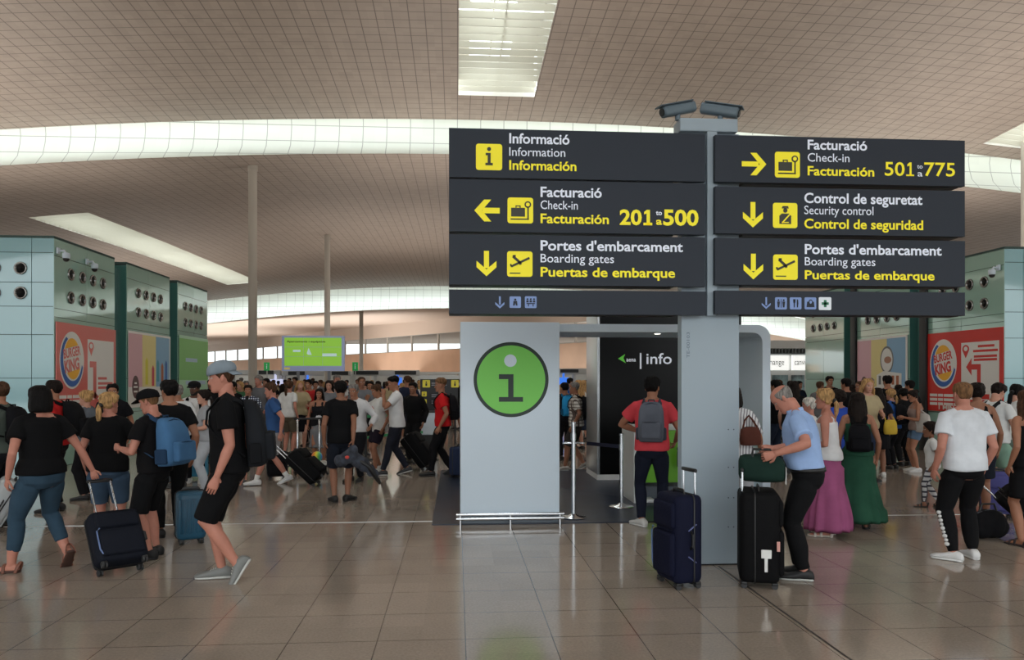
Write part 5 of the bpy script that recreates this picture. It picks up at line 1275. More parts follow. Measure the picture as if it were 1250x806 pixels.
# ------------------------------------------------------------------ bags
def backpack(label, B_, rgb, rgb2=None, size=(.30, .17, .46), low=.98, group=None, tilt=0.0, straps=True):
    """a rucksack on the back of the person whose skeleton is B_"""
    p = B_.p; k = p['h'] / 1.75; w, d, h = size; yb = -np.interp(1.25, B_.tor[:, 0], B_.tor[:, 2]) - .028
    x0, x1, y1 = -w / 2, w / 2, yb; y0 = yb - d
    org = np.array(B_.at((0, (y0 + y1) / 2, low))); m1 = fabric(rgb); m2 = fabric(rgb2 or tuple(int(c * .62) for c in rgb))
    t = thing('backpack', label, 'backpack', B_.to_world(org), rad(p['face']), group)
    def put(name, mb, m, par=t, world=False):
        if not world: mb = B_.chestxf(mb)
        mb.v = [(a - org) * k for a in mb.v]; return obj(name, mb, m, par, smooth=True, angle=60)
    mb = MB(); n = 24; th = np.arange(n) * 2 * PI / n
    rings = []
    for f, ws, ds in ((0, .80, .72), (.03, .93, .9), (.12, 1.0, 1.0), (.45, 1.0, 1.0), (.75, .95, .86), (.9, .82, .66), (.97, .62, .48), (1.0, .35, .3)):
        e = 2 / 3.4; ca, sa = np.cos(th), np.sin(th)
        rings.append(np.stack([w / 2 * ws * np.sign(ca) * np.abs(ca) ** e, y1 - d * ds / 2 + d * ds / 2 * np.sign(sa) * np.abs(sa) ** e, np.full(n, low + h * f)], 1))
    mb.loft(rings); put('main_compartment', mb, m1)
    mb = MB(); mb.rbox(x0 * .78, x1 * .78, y0 - .055, y0 + .03, low + h * .08, low + h * .50, r=.03); put('front_pocket', mb, m1)
    mb = MB(); mb.tube([(x0 * .70, y0 - .035, low + h * .47), (0, y0 - .058, low + h * .49), (x1 * .70, y0 - .035, low + h * .47)], .006, n=6); put('pocket_zip', mb, m2)
    mb = MB(); mb.tube([(x0 * .86, y1 - d * .55, low + h * .45), (x0 * .82, y1 - d * .58, low + h * .74), (x0 * .5, y1 - d * .55, low + h * .92), (0, y1 - d * .55, low + h * .965), (x1 * .5, y1 - d * .55, low + h * .92), (x1 * .82, y1 - d * .58, low + h * .74), (x1 * .86, y1 - d * .55, low + h * .45)], .006, n=6); put('main_zip', mb, m2)
    mb = MB(); mb.tube([(-.04, y1 - .02, low + h * .98), (-.03, y1 - .03, low + h * 1.04), (.03, y1 - .03, low + h * 1.04), (.04, y1 - .02, low + h * .98)], .009, n=8); put('carry_handle', mb, m2)
    for s in (-1, 1):
        mb = MB(); mb.rbox(s * w * .5 - .025, s * w * .5 + .025, y0 + d * .25, y1 - d * .15, low + h * .05, low + h * .36, r=.02); put('side_pocket', mb, m2)
    if straps:
        T = B_.tor; yf = lambda z: np.interp(z, T[:, 0], T[:, 2]) + np.interp(z, T[:, 0], T[:, 3]) + .026
        for s in (-1, 1):
            sx = B_.shw * .56; mb = MB()
            pts = [(s * .06, y1, low + h * .92), (s * sx * .9, y1 + .03, 1.445), (s * sx, -.02, 1.497 if not B_.fem else 1.49), (s * sx * 1.05, .05, 1.468), (s * sx * 1.1, yf(1.38), 1.38), (s * sx * 1.25, yf(1.28), 1.28), (s * (B_.tor[6, 1] * .92 + .02), .05, 1.16), (s * (w / 2 - .01), y1 + .0, low + .10)]
            mb.tube([B_.at(q) for q in pts], [(.028, .008)] * 6 + [(.013, .006)] * 2, ref=(0, .3, 1) if False else (0, 1, .01), n=10); put('strap', mb, m2, world=True)
    return t
def suitcase(label, loc, rz, dims, rgb, handle=.0, tilt=0.0, hard=False, group=None, trim=None, name='suitcase', wheels=4, detail=True):
    """upright case; local -Y is its front, the telescopic handle is on +Y; tilts towards +Y about its rear wheels"""
    w, d, h = dims; zb = .045
    t = thing(name, label, 'suitcase', (loc[0], loc[1], 0), rz, group)
    M0 = Matrix.Rotation(-tilt, 4, 'X'); piv = np.array([0, d / 2 - .04, .025])
    def put(nm, mb, m, par=t, angle=40):
        mb.v = [(a - piv) @ np.array(M0.to_3x3()).T + np.array([0, 0, .025]) for a in mb.v]; return obj(nm, mb, m, par, angle=angle)
    m1 = mat('case_%d_%d_%d_%d' % (*rgb, hard), rgb, .38 if hard else .75, bump=.12 if hard else .3, bscale=60, vary=.08, vscale=3, spec=.4 if hard else .12) ; m2 = M_black
    mt = mat('case_trim_%d_%d_%d' % trim, trim, .5) if trim else m2
    mb = MB(); mb.rbox(-w / 2, w / 2, -d / 2, d / 2, zb, zb + h, r=min(.07, d * .3), rz=.05, seg=6)
    if hard:
        n = 7
        for i in range(n): x = -w / 2 + w * (i + .8) / (n + .6); mb.rbox(x - .012, x + .012, -d / 2 - .008, -d / 2 + .02, zb + .07, zb + h - .07, r=.008); mb.rbox(x - .012, x + .012, d / 2 - .02, d / 2 + .006, zb + .07, zb + h - .07, r=.008)
    put('shell', mb, m1)
    mb = MB(); e = d * .12
    ring = rrect(-w / 2 - .004, w / 2 + .004, zb - .004, zb + h + .004, .055, 6)
    mb.tube([(x, e, z) for x, z in ring] + [(ring[0][0], e, ring[0][1])], .007, ref=(0, 1, 0), n=6); put('zip', mb, m2)
    if not hard:
        mb = MB(); mb.rbox(-w * .42, w * .42, -d / 2 - .035, -d / 2 + .02, zb + h * .08, zb + h * .58, r=.03); po = put('front_pocket', mb, m1)
        mb = MB(); mb.rbox(-w * .42, w * .42, -d / 2 - .028, -d / 2 + .02, zb + h * .62, zb + h * .92, r=.03); put('top_pocket', mb, m1)
        if trim:
            mb = MB(); mb.tube([(-w * .40, -d / 2 - .02, zb + h * .12), (-w * .44, -d / 2 - .025, zb + h * .2), (-w * .44, -d / 2 - .03, zb + h * .55), (-w * .38, -d / 2 - .03, zb + h * .60)], .007, n=6); put('trim_line', mb, mt)
    mb = MB(); mb.tube([(-.09, 0, zb + h - .005), (-.07, 0, zb + h + .03), (.07, 0, zb + h + .03), (.09, 0, zb + h - .005)], [(.014, .009)] * 4, ref=(0, 1, 0), n=8); put('top_grip', mb, m2)
    mb = MB(); mb.tube([(w / 2 - .005, 0, zb + h * .4), (w / 2 + .03, 0, zb + h * .43), (w / 2 + .03, 0, zb + h * .57), (w / 2 - .005, 0, zb + h * .6)], [(.014, .009)] * 4, ref=(0, 1, 0), n=8); put('side_grip', mb, m2)
    for sx in (-1, 1):
        for sy in ((-1, 1) if wheels == 4 else (1,)):
            cx_, cy_ = sx * (w / 2 - .05), sy * (d / 2 - .04)
            mb = MB(); mb.rbox(cx_ - .026, cx_ + .026, cy_ - .026, cy_ + .026, .028, zb + .01, r=.01); o = put('wheel_housing', mb, m2)
            mb = MB()
            for q in (-.014, .014): mb.cyl((cx_ + q - .009, cy_, .025), (cx_ + q + .009, cy_, .025), .025, n=14)
            put('wheel', mb, mat('wheel_rubber', (40, 40, 42), .6), o)
    if wheels == 2:
        for sx in (-1, 1): mb = MB(); mb.box(sx * (w / 2 - .06) - .015, sx * (w / 2 - .06) + .015, -d / 2 + .02, -d / 2 + .05, 0, zb + .01); put('rest_foot', mb, m2)
    grip = None
    if handle:
        yy = d / 2 - .03
        for sx in (-1, 1):
            mb = MB(); mb.cyl((sx * .09, yy, zb + h - .02), (sx * .09, yy, zb + h + handle), .009, n=10); put('handle_rod', mb, M_steel)
        mb = MB(); mb.tube([(-.105, yy, zb + h + handle), (.105, yy, zb + h + handle)], [(.017, .013)] * 2, ref=(0, 1, 0), n=10); put('handle_grip', mb, m2)
        q = (np.array([0, yy, zb + h + handle]) - piv) @ np.array(M0.to_3x3()).T + np.array([0, 0, .025])
        c, s_ = math.cos(rz), math.sin(rz); grip = (q[0] * c - q[1] * s_ + loc[0], q[0] * s_ + q[1] * c + loc[1], q[2])
    return t, grip
# ------------------------------------------------------------------ the travellers
def D(py): return EYE * FPX / (py - HZ)
def who(label, px, d, ytop, face, h=None, group=None, **p):
    """a traveller standing at depth d under pixel column px, the crown of the head reaching ytop when upright"""
    p.update(loc=W(px, d), face=face + math.degrees(-math.atan((px - CX) / FPX)) - 4.1, h=h or ZP(ytop, d))
    return person(label, p, group)
def pattern(name, base, line, pitch=.05, w=.012, line2=None, stripes=False):
    m = mat(name, base, .9, spec=.15); n, l, b = nodes_of(m)
    tc = n.new('ShaderNodeTexCoord'); sp = n.new('ShaderNodeSeparateXYZ'); l.new(tc.outputs['Object'], sp.inputs[0])
    ax, _ = line_mask(n, l, sp.outputs['X'], pitch, 0, w); az, _ = line_mask(n, l, sp.outputs['Z'], pitch, 0, w); ay, _ = line_mask(n, l, sp.outputs['Y'], pitch, 0, w)
    m1 = n.new('ShaderNodeMath'); m1.operation = 'MAXIMUM'; l.new(ax, m1.inputs[0]); l.new(ay if stripes else az, m1.inputs[1])
    mx = n.new('ShaderNodeMix'); mx.data_type = 'RGBA'; mx.inputs['A'].default_value = (*lin(base), 1); mx.inputs['B'].default_value = (*lin(line), 1)
    l.new(m1.outputs[0] if not stripes else ax, mx.inputs['Factor']); l.new(mx.outputs['Result'], b.inputs['Base Color'])
    return m
def tote(label, at, rz, size, rgb, strap_to=None, cat='bag', name='shoulder_bag', sag=.7):
    w, d, h = size; t = thing(name, label, cat, at, rz); m = fabric(rgb); n = 24; th = np.arange(n) * 2 * PI / n; e = 2 / 3.2; mb = MB()
    ca, sa = np.cos(th), np.sin(th)
    mb.loft([np.stack([w / 2 * ws * np.sign(ca) * np.abs(ca) ** e, d / 2 * ds * np.sign(sa) * np.abs(sa) ** e, np.full(n, h * f) - (h * .06 * np.cos(th * 2) * (f > .8))], 1) for f, ws, ds in ((0, .8, .7), (.04, .94, .95), (.3, 1, 1), (.7, .96, .8), (.95, .9, .45), (1, .88, .3))])
    obj('bag_body', mb, m, t, angle=70)
    top = np.array(strap_to) - np.array(at) if strap_to is not None else np.array([0, 0, h * 1.6]); c, s_ = math.cos(-rz), math.sin(-rz); top = np.array([top[0] * c - top[1] * s_, top[0] * s_ + top[1] * c, top[2]])
    mb = MB(); mb.tube([(-w * .38, 0, h * .95), (top[0] - .05, top[1], top[2] * .8 + h * .2 * .3), (top[0], top[1], top[2]), (top[0] + .05, top[1], top[2] * .8 + h * .2 * .3), (w * .38, 0, h * .95)], [(.012, .005)] * 5, ref=(0, 1, 0), n=8); obj('strap', mb, m, t, angle=70)
    mb = MB(); mb.tube([(-w * .4, -d * .12, h * .97), (0, -d * .15, h * .94), (w * .4, -d * .12, h * .97)], .006, n=6); obj('zip', mb, M_black, t)
    return t
# --- front left
t, grip = suitcase('navy wheeled suitcase pulled tilted by the woman with the black bob', W(147, 6.8), rad(40), (.43, .23, .50), (22, 25, 34), handle=.42, tilt=rad(38), trim=(96, 116, 160))
b, B_ = who('woman with a black bob, black t-shirt and cropped jeans pulling a navy suitcase', 50, 6.86, 473, 30, fem=True, girth=1.12, skin='rosy', hair=('bob', 'black'), top=('tee', (13, 13, 15), {'sleeve': .5, 'hem': .93, 'straight': .55, 'neck': 1.462}),
            bottom=('capri', (48, 68, 84)), shoes=('sandal', (110, 66, 50), (70, 46, 38)), feet=((-.16, .20, 35, 0), (.20, -.16, -12, 52)), twist=-14, vox=.008, hyaw=6,
            arms=({'w': (.10, .02, -.50), 'curl': .6}, {'at': grip, 'pole': (.6, -1, 0), 'curl': 1.5, 'hd': (.2, -.3, -1), 'palm': (-.3, -1, -.2)}))
b, B_ = who('blonde woman with a low ponytail, black t-shirt and denim shorts', 132, 7.8, 485, -12, fem=True, h=1.57, girth=1.1, skin='rosy', hair=('lowpony', 'blonde', .22), hyaw=-42, top=('tee', (14, 14, 16), {'hem': .88, 'straight': .8}),
            bottom=('longshorts', (58, 76, 96), {'f': .94}), shoes=('sandal', (200, 196, 190), (180, 176, 170)), arms=({'w': (.06, .05, -.5)}, {'w': (.02, .30, -.26), 'pole': (.8, -.6, -.5), 'curl': .8}), vox=.009)
b, B_ = who('teenage boy in black cap and black sportswear carrying the blue backpack', 188, 7.42, 477, 50, skin='rosy', girth=.94, hair=('crop', 'lightbrown'), hat=('cap', (15, 15, 17)), hpitch=14, hyaw=10, top=('tee', (16, 15, 17)),
            bottom=('longshorts', (17, 17, 19), {'f': 1.0}), shoes=('sneaker', (18, 18, 20), (34, 34, 36)), arms=({'w': (-.02, .30, -.24), 'pole': (.5, -.4, -1), 'curl': .8}, {'w': (.0, .30, -.26), 'pole': (.5, -.4, -1), 'curl': .8}), vox=.008, feet=((-.10, -.03, 8, 0), (.11, .06, -10, 0)))
backpack('large blue backpack worn by the boy in the black cap', B_, (66, 104, 142), (36, 58, 84), size=(.37, .23, .50), low=.96)
b, B_ = who('man in black t-shirt and black trousers standing behind the blue backpack', 207, 8.4, 466, 8, skin='tan', hair=('short', 'black'), top=('tee', (15, 15, 17)), bottom=('trousers', (16, 16, 18)), shoes=('shoe', (14, 14, 15), (24, 24, 25)), vox=.010, hyaw=20, feet=((-.1, 0, 12, 0), (.1, .02, -10, 0)))
suitcase('dark teal hard suitcase standing by the man in black trousers', W(232, 8.15), rad(24), (.29, .24, .50), (26, 74, 98), hard=True)
b, B_ = who('tall man in a backwards grey cap, black t-shirt and black shorts walking left', 279, 6.55, 444, 84, skin='rosy', girth=.98, hair=('crop', 'brown'), hat=('backcap', (128, 140, 150)), top=('tee', (14, 14, 16), {'hem': .88}), bottom=('longshorts', (15, 15, 17), {'f': 1.0}),
            shoes=('sneaker', (116, 118, 116), (186, 186, 182)), feet=((-.08, -.20, 4, 58), (.09, .06, -6, 0)), lean=4, hpitch=4, arms=({'w': (.03, .09, -.535), 'pole': (.1, -1, 0), 'curl': .5}, {'w': (.06, -.05, -.52)}), vox=.0075)
backpack('big black backpack worn by the man in the grey cap', B_, (30, 32, 36), (20, 21, 24), size=(.34, .165, .54), low=.91)
# --- second row left
b, B_ = who('man in a grey green t-shirt with black rucksack at the left edge of the hall', 2, 9.0, 468, 52, skin='tan', hair=('short', 'brown'), top=('tee', (78, 86, 80)), bottom=('trousers', (26, 26, 30)), shoes=('shoe', (30, 30, 32), (60, 60, 60)), vox=.011)
backpack('black rucksack on the man in grey green at the left edge', B_, (18, 18, 22), size=(.30, .17, .46), low=1.0)
suitcase('pale grey hard suitcase with raised handle at the left edge of the hall', W(-10, 8.6), rad(-60), (.42, .25, .56), (160, 164, 166), handle=.40, hard=True, tilt=rad(30))
b, B_ = who('dark haired man in a red t-shirt with black rucksack behind the bob haired woman', 68, 10.0, 466, 66, skin='tan', hair=('short', 'dark'), top=('tee', (176, 34, 34)), bottom=('trousers', (24, 24, 28)), shoes=('shoe', (24, 24, 26), (50, 50, 50)), vox=.012)
backpack('black rucksack on the man in red behind the bob haired woman', B_, (17, 17, 20), size=(.34, .22, .48), low=1.0)
b, B_ = who('blonde woman with hair pinned up in a grey top near the red burger poster', 107, 11.0, 478, 60, fem=True, skin='fair', hair=('bun', 'blonde'), top=('tee', (92, 98, 106)), bottom=('trousers', (20, 20, 23)), shoes=('shoe', (20, 20, 22), (40, 40, 40)), vox=.012, arms=({'w': (.1, .2, -.36)}, {'w': (.06, .05, -.5)}))
who('bearded man in black facing the camera beside the dark teal panel', 138, 12.0, 470, 165, skin='tan', hair=('short', 'black'), beard=True, top=('tee', (20, 20, 24)), bottom=('trousers', (30, 32, 38)), shoes=('shoe', (24, 24, 26), (50, 50, 50)), vox=.012, hyaw=12)
who('grey haired person in a loose white shirt behind the blue backpack', 217, 12.2, 471, 10, skin='tan', hair=('short', 'grey'), top=('long', (206, 208, 210), {'sleeve': 1.4}), bottom=('trousers', (60, 62, 66)), shoes=('shoe', (40, 40, 40), (70, 70, 70)), vox=.013)
b, B_ = who('bearded man in a white t-shirt and black cap facing the camera beyond the blue suitcase', 238, 12.8, 467, 170, skin='brown', hair=('crop', 'black'), beard=True, hat=('cap', (20, 20, 22)), top=('tee', (206, 206, 206)), bottom=('trousers', (22, 22, 25)), shoes=('sneaker', (190, 190, 188), (200, 200, 198)), vox=.012, hyaw=-18, arms=({'w': (-.08, .28, -.22), 'pole': (.8, -.3, -1)}, {'w': (.08, .05, -.5)}))
backpack('black rucksack on the bearded man in the white t-shirt and cap', B_, (24, 24, 26), low=1.0)
who('dark haired woman in pale grey clothes beside the man in the grey cap', 251, 11.6, 477, 95, fem=True, skin='fair', hair=('lowpony', 'dark'), top=('tee', (150, 152, 156)), bottom=('trousers', (168, 172, 178)), shoes=('sneaker', (190, 190, 190), (200, 200, 200)), vox=.012, arms=({'w': (.0, .28, -.28), 'pole': (.6, -.3, -1)}, {'w': (.05, .1, -.48)}))
suitcase('light blue hard suitcase with raised handle behind the dark teal one', W(239, 13.4), rad(8), (.44, .26, .56), (56, 128, 160), handle=.36, hard=True)
# --- middle
t, grip = suitcase('black suitcase tilted behind the boy in the blue t-shirt', W(386, 12.5), rad(86), (.46, .28, .60), (13, 13, 15), handle=.42, tilt=rad(47), wheels=2)
b, B_ = who('boy in a blue t-shirt and light grey shorts walking left with a black suitcase', 334, 12.6, 468.5, 84, skin='rosy', girth=.95, hair=('short', 'brown'), top=('tee', (48, 78, 122)), bottom=('longshorts', (166, 166, 170), {'f': .92}), shoes=('sock', (206, 206, 206), (214, 214, 212)), hpitch=8,
            feet=((-.09, .28, 4, 0), (.09, -.26, -5, 22)), arms=({'w': (.05, -.12, -.50)}, {'at': grip, 'curl': 1.4, 'pole': (.3, -1, 0)}), vox=.010)
suitcase('small black case standing just behind the legs of the boy in blue', W(338, 13.4), rad(20), (.34, .22, .38), (20, 20, 24))
M_plaid = pattern('blue_white_plaid', (186, 196, 208), (34, 42, 66), .045, .018)
who('man in a blue and white checked shirt behind the thick column', 303, 16.2, 471, 175, skin='tan', hair=('short', 'dark'), top=('shirt', (0, 0, 0), {'m': M_plaid}), bottom=('jeans', (44, 54, 76)), shoes=('shoe', (40, 34, 30), (60, 60, 60)), vox=.013)
who('dark haired woman in a black printed tank top and grey skirt facing the camera', 390, 15.6, 475.5, 172, fem=True, skin='tan', hair=('long', 'black', .3), top=('tank', (24, 24, 28), {'print': ((200, 200, 204), 1.12, 1)}), bottom=('skirt', (112, 114, 118), {'hem': .40, 'flare': .24}), shoes=('sandal', (26, 26, 28), (26, 26, 28)), vox=.012, arms=({'w': (.1, .12, -.45)}, {'w': (.1, .05, -.48)}))
hand = W(431, 10.55, ZP(546, 10.6))
b, B_ = who('boy in a black t-shirt and black shoes standing with his back turned, jacket in hand', 416, 10.8, 466.5, 6, skin='olive', girth=.92, hair=('short', 'black'), top=('tee', (17, 17, 19), {'hem': .86}), bottom=('longshorts', (28, 32, 42), {'f': .96}), shoes=('sneaker', (16, 16, 18), (30, 30, 30)), feet=((-.09, 0, 10, 0), (.10, .05, -40, 0)),
            arms=({'w': (.06, .03, -.51)}, {'at': hand, 'curl': 1.1, 'pole': (.6, -1, 0)}), vox=.009)
mb = MB(); rr = np.random.RandomState(4); hx = np.array(hand)
for c, r in (((-.04, -.06, -.10), (.13, .09, .10)), ((.06, -.04, -.16), (.10, .08, .10)), ((-.16, -.05, -.16), (.10, .08, .09)), ((.16, -.02, -.22), (.09, .06, .10)), ((.24, .0, -.30), (.06, .05, .10)), ((.0, -.04, -.02), (.07, .06, .08)), ((.30, .02, -.36), (.05, .04, .07))): mb.ellipsoid(np.array(c), r)
v, f = remesh(mb, .014, it=3, wr=.010, ws=14, seed=3)
t = thing('jacket', 'bundled dark patterned jacket hanging from the hand of the boy in black', 'jacket', tuple(hx + np.array([0, 0, -.02])))
obj('folded_cloth', MB().add(v, f), mat('jacket_dark_check', (52, 56, 66), .9, vary=.6, vscale=9, bump=.4, bscale=20), t, smooth=True)
mb = MB(); mb.tube([(.10, -.06, -.16), (.22, -.04, -.24), (.33, 0, -.42), (.36, .02, -.48)], [(.05, .035), (.05, .035), (.04, .03), (.03, .02)], n=12); obj('sleeve', mb, M_black, t, smooth=True)
mb = MB(); mb.ellipsoid((-.06, -.15, -.10), (.03, .008, .022)); obj('emblem', mb, mat('jacket_red', (190, 70, 60), .8), t)
who('grey haired man in a white long sleeved shirt beside the boy in black', 434, 13.0, 470, 155, skin='tan', hair=('short', 'grey'), girth=1.1, top=('long', (196, 196, 198)), bottom=('trousers', (24, 24, 28)), shoes=('shoe', (24, 24, 24), (40, 40, 40)), vox=.012, lean=8, arms=({'w': (.20, .22, -.34)}, {'w': (.1, .05, -.48)}))
who('boy in a white t-shirt with orange print and dark shorts, hand at his face', 463, 14.3, 470, 112, skin='tan', girth=.94, hair=('short', 'brown'), hpitch=16, top=('tee', (208, 208, 206), {'print': ((206, 92, 50), 1.27, 1), 'hem': .82}), bottom=('longshorts', (36, 30, 42), {'f': .78}), shoes=('sneaker', (200, 200, 200), (210, 210, 210)),
    feet=((-.1, .12, 8, 0), (.1, -.1, -8, 20)), arms=({'w': (.05, .02, -.5)}, {'w': (-.05, .20, .06), 'pole': (.5, .4, -1), 'curl': .9}), vox=.011)
t, grip = suitcase('large black suitcase tilted behind the man in white t-shirt and dark trousers', W(519, 14.7), rad(80), (.5, .32, .68), (16, 16, 18), handle=.30, tilt=rad(38), wheels=2)
b, B_ = who('young man in a white t-shirt and dark trousers raising a hand to his face', 484, 13.9, 460.5, 92, skin='tan', girth=.95, hair=('fade', 'black'), hpitch=10, top=('tee', (212, 214, 216), {'hem': .86}), bottom=('trousers', (38, 40, 50)), shoes=('sneaker', (40, 42, 46), (200, 200, 200)),
            feet=((-.1, .24, 5, 0), (.1, -.22, -8, 15)), arms=({'w': (-.06, .22, .04), 'pole': (.4, .5, -1), 'curl': .7}, {'at': grip, 'curl': 1.3}), vox=.010)
tote('small dark crossbody pouch on the young man in white and dark trousers', B_.to_world(B_.at((.20, -.10, .92))), rad(20), (.2, .07, .15), (34, 36, 44), strap_to=B_.to_world(B_.at((-.08, -.05, 1.47))))
who('person in black standing in front of the white counter', 505, 15.8, 468, 150, skin='olive', hair=('short', 'black'), top=('long', (18, 18, 20)), bottom=('trousers', (20, 20, 22)), shoes=('shoe', (20, 20, 20), (40, 40, 40)), vox=.013)
b, B_ = who('fair haired man in a red t-shirt walking left beside the white i panel', 540, 13.8, 463, 86, skin='tan', hair=('fade', 'lightbrown'), top=('tee', (188, 30, 34)), bottom=('trousers', (20, 20, 23)), shoes=('sneaker', (22, 22, 24), (40, 40, 40)), feet=((-.1, .2, 4, 0), (.1, -.2, -6, 20)), vox=.010)
backpack('black rucksack on the fair haired man in red by the white panel', B_, (20, 20, 24), low=1.0)
suitcase('dark blue suitcase half hidden behind the left edge of the white i panel', W(556, 13.6), rad(60), (.4, .26, .5), (36, 46, 70))
# --- kiosk
M_plaid2 = pattern('pale_brown_plaid', (206, 202, 194), (96, 84, 78), .06, .016)
b, B_ = who('man in a pale checked shirt walking left between the white panel and black wall', 703, 14.6, 467, 85, skin='tan', hair=('crop', 'grey'), top=('shirt', (0, 0, 0), {'m': M_plaid2, 'hem': .88}), bottom=('longshorts', (52, 48, 46), {'f': 1.0}), shoes=('sneaker', (150, 146, 140), (190, 190, 188)), feet=((-.1, .2, 4, 0), (.1, -.2, -6, 25)), vox=.011)
backpack('black rucksack on the man in the pale checked shirt', B_, (24, 24, 28), low=1.0)
b, B_ = who('person in dark clothes with bright blue rucksack seen left of the checked shirt man', 690, 16.5, 468, 20, skin='tan', hair=('short', 'black'), top=('tee', (28, 28, 34)), bottom=('trousers', (26, 26, 30)), shoes=('shoe', (26, 26, 26), (40, 40, 40)), vox=.013)
backpack('bright blue rucksack seen between the i panel and the checked shirt', B_, (40, 140, 196), low=1.0)
b, B_ = who('man in a red t-shirt with a grey rucksack leaning on the reception desk', 796, 9.0, 462, -3, skin='tan', hair=('short', 'black'), top=('tee', (196, 66, 74), {'hem': .90}), bottom=('jeans', (24, 28, 42)), shoes=('sneaker', (188, 188, 186), (200, 200, 198)), feet=((-.12, -.05, 40, 0), (.12, .05, -12, 0)), hyaw=-14,
            arms=({'abs': (-.15, .20, 1.10), 'pole': (1, -.25, .1), 'curl': .5}, {'w': (.08, .24, -.40), 'pole': (.6, -1, 0), 'curl': .8}), vox=.009)
backpack('slim grey rucksack on the man in red at the reception desk', B_, (88, 92, 102), (60, 63, 72), size=(.30, .15, .47), low=1.0)
M_strp = pattern('white_grey_stripes', (214, 214, 216), (120, 116, 124), .03, .010, stripes=True)
b, B_ = who('person in a white striped shirt half hidden behind the sign pillar', 899, 8.6, 474, -8, fem=True, skin='tan', girth=1.12, hair=('bob', 'dark'), hyaw=0, roll=-4, top=('long', (0, 0, 0), {'m': M_strp, 'sleeve': .9, 'hem': .84}), bottom=('trousers', (170, 172, 178)), shoes=('sandal', (90, 60, 50), (60, 40, 34)), arms=({'w': (.06, .2, -.4)}, {'w': (.09, .10, -.42), 'curl': 1.0}), vox=.010)
tote('brown handbag on the arm of the person in white stripes', W(916, 8.35, 1.0), rad(10), (.24, .12, .19), (84, 48, 40), strap_to=W(914, 8.4, 1.32), name='handbag', cat='handbag')
# --- front right: the old man and his luggage
t, g_ = suitcase('large navy suitcase standing upright in front of the sign pillar', W(840, 6.45), rad(-76), (.38, .26, .72), (17, 20, 40), handle=.19, trim=(84, 108, 156))
for za, zb_ in ((.48, .53), (.27, .22)):
    mb = MB(); mb.tube([(.192, -.11, za), (.192, -.04, zb_)], .006, n=6); obj('trim_stroke', mb, mat('case_stroke', (84, 92, 136), .5), t, angle=60)
t, g_ = suitcase('large black suitcase with white tag beside the old man in blue', W(907, 6.5), rad(72), (.46, .32, .74), (11, 11, 13), handle=.17)
mb = MB(); mb.rbox(-.246, -.234, -.21, -.13, .26, .33, r=.004); mb.rbox(-.248, -.236, -.18, -.155, .15, .27, r=.004); obj('luggage_tag', mb, mat('paper_white', (216, 216, 214), .6), t)
mb = MB(); mb.rbox(-.244, -.234, -.275, -.25, .32, .40, r=.003); obj('luggage_tag', mb, mat('tag_pink', (206, 150, 140), .6), t)
bx = W(930, 6.5, .84); t = thing('duffel_bag', 'dark green holdall lying on top of the black suitcase', 'bag', bx, rad(-20))
mb = MB(); n = 26; th = np.arange(n) * 2 * PI / n; e = 2 / 3
mb.loft([np.stack([np.full(n, x), .12 * s_ * np.sign(np.cos(th)) * np.abs(np.cos(th)) ** e, .12 + .115 * s_ * np.sign(np.sin(th)) * np.abs(np.sin(th)) ** e - (.02 * (1 - s_)) + .012 * math.sin(x * 25)], 1) for x, s_ in ((-.19, .5), (-.18, .8), (-.14, .97), (0, 1.02), (.12, .98), (.17, .8), (.185, .5))])
obj('bag_body', mb, fabric((26, 46, 40), bump=.6), t, smooth=True)
mb = MB(); mb.tube([(-.15, .0, .225), (0, .01, .245), (.15, .0, .225)], .007, n=6); obj('zip', mb, M_black, t)
for y in (-.07, .07): mb = MB(); mb.tube([(-.08, y, .22), (-.07, y * .8, .28), (.07, y * .8, .28), (.08, y, .22)], [(.013, .006)] * 4, n=8); obj('carry_handle', mb, M_black, t)
mb = MB(); mb.rbox(.185, .19, -.10, -.02, .0, .14, r=.002); obj('paper_slip', mb, mat('paper_white'), t)
b, B_ = who('old balding man in a light blue shirt and black trousers stooping over his luggage', 985, 6.62, 488, 88, h=1.70, skin='rosy', girth=1.06, belly=.035, hair=('bald', 'grey'), lean=17, hpitch=26, top=('shirt', (146, 172, 214), {'hem': .985, 'straight': .4}), bottom=('trousers', (18, 18, 20), {'belt': True}),
            shoes=('shoe', (20, 20, 22), (176, 176, 172)), feet=((-.10, .02, 6, 0), (.10, .06, -8, 0)), arms=({'at': W(947, 6.33, 1.10), 'pole': (.5, -1, -.4), 'curl': .9}, {'at': W(944, 6.6, 1.12), 'pole': (.4, -1, -.4), 'curl': .8}), vox=.0075)
b, B_ = who('woman in a white sleeveless top and long pink skirt behind the old man', 1010, 8.45, 480, 82, h=1.60, fem=True, skin='rosy', girth=1.08, hair=('lowpony', 'blonde', .2), top=('tank', (206, 206, 208), {'hem': .92}), bottom=('skirt', (152, 82, 120), {'hem': .08, 'flare': .27, 'waist': 1.04}), shoes=('sandal', (200, 190, 180), (190, 180, 170)),
            arms=({'w': (-.14, .20, -.30), 'pole': (.6, -.6, -.6), 'curl': .6}, {'w': (-.12, .22, -.24), 'pole': (.6, -.6, -.6), 'curl': .6}), vox=.009)
who('white haired person in a white t-shirt behind the old man in blue', 990, 10.0, 487, 84, fem=False, skin='rosy', hair=('short', 'white'), top=('tee', (206, 206, 206)), bottom=('trousers', (90, 92, 98)), shoes=('shoe', (90, 90, 90), (120, 120, 120)), vox=.012)
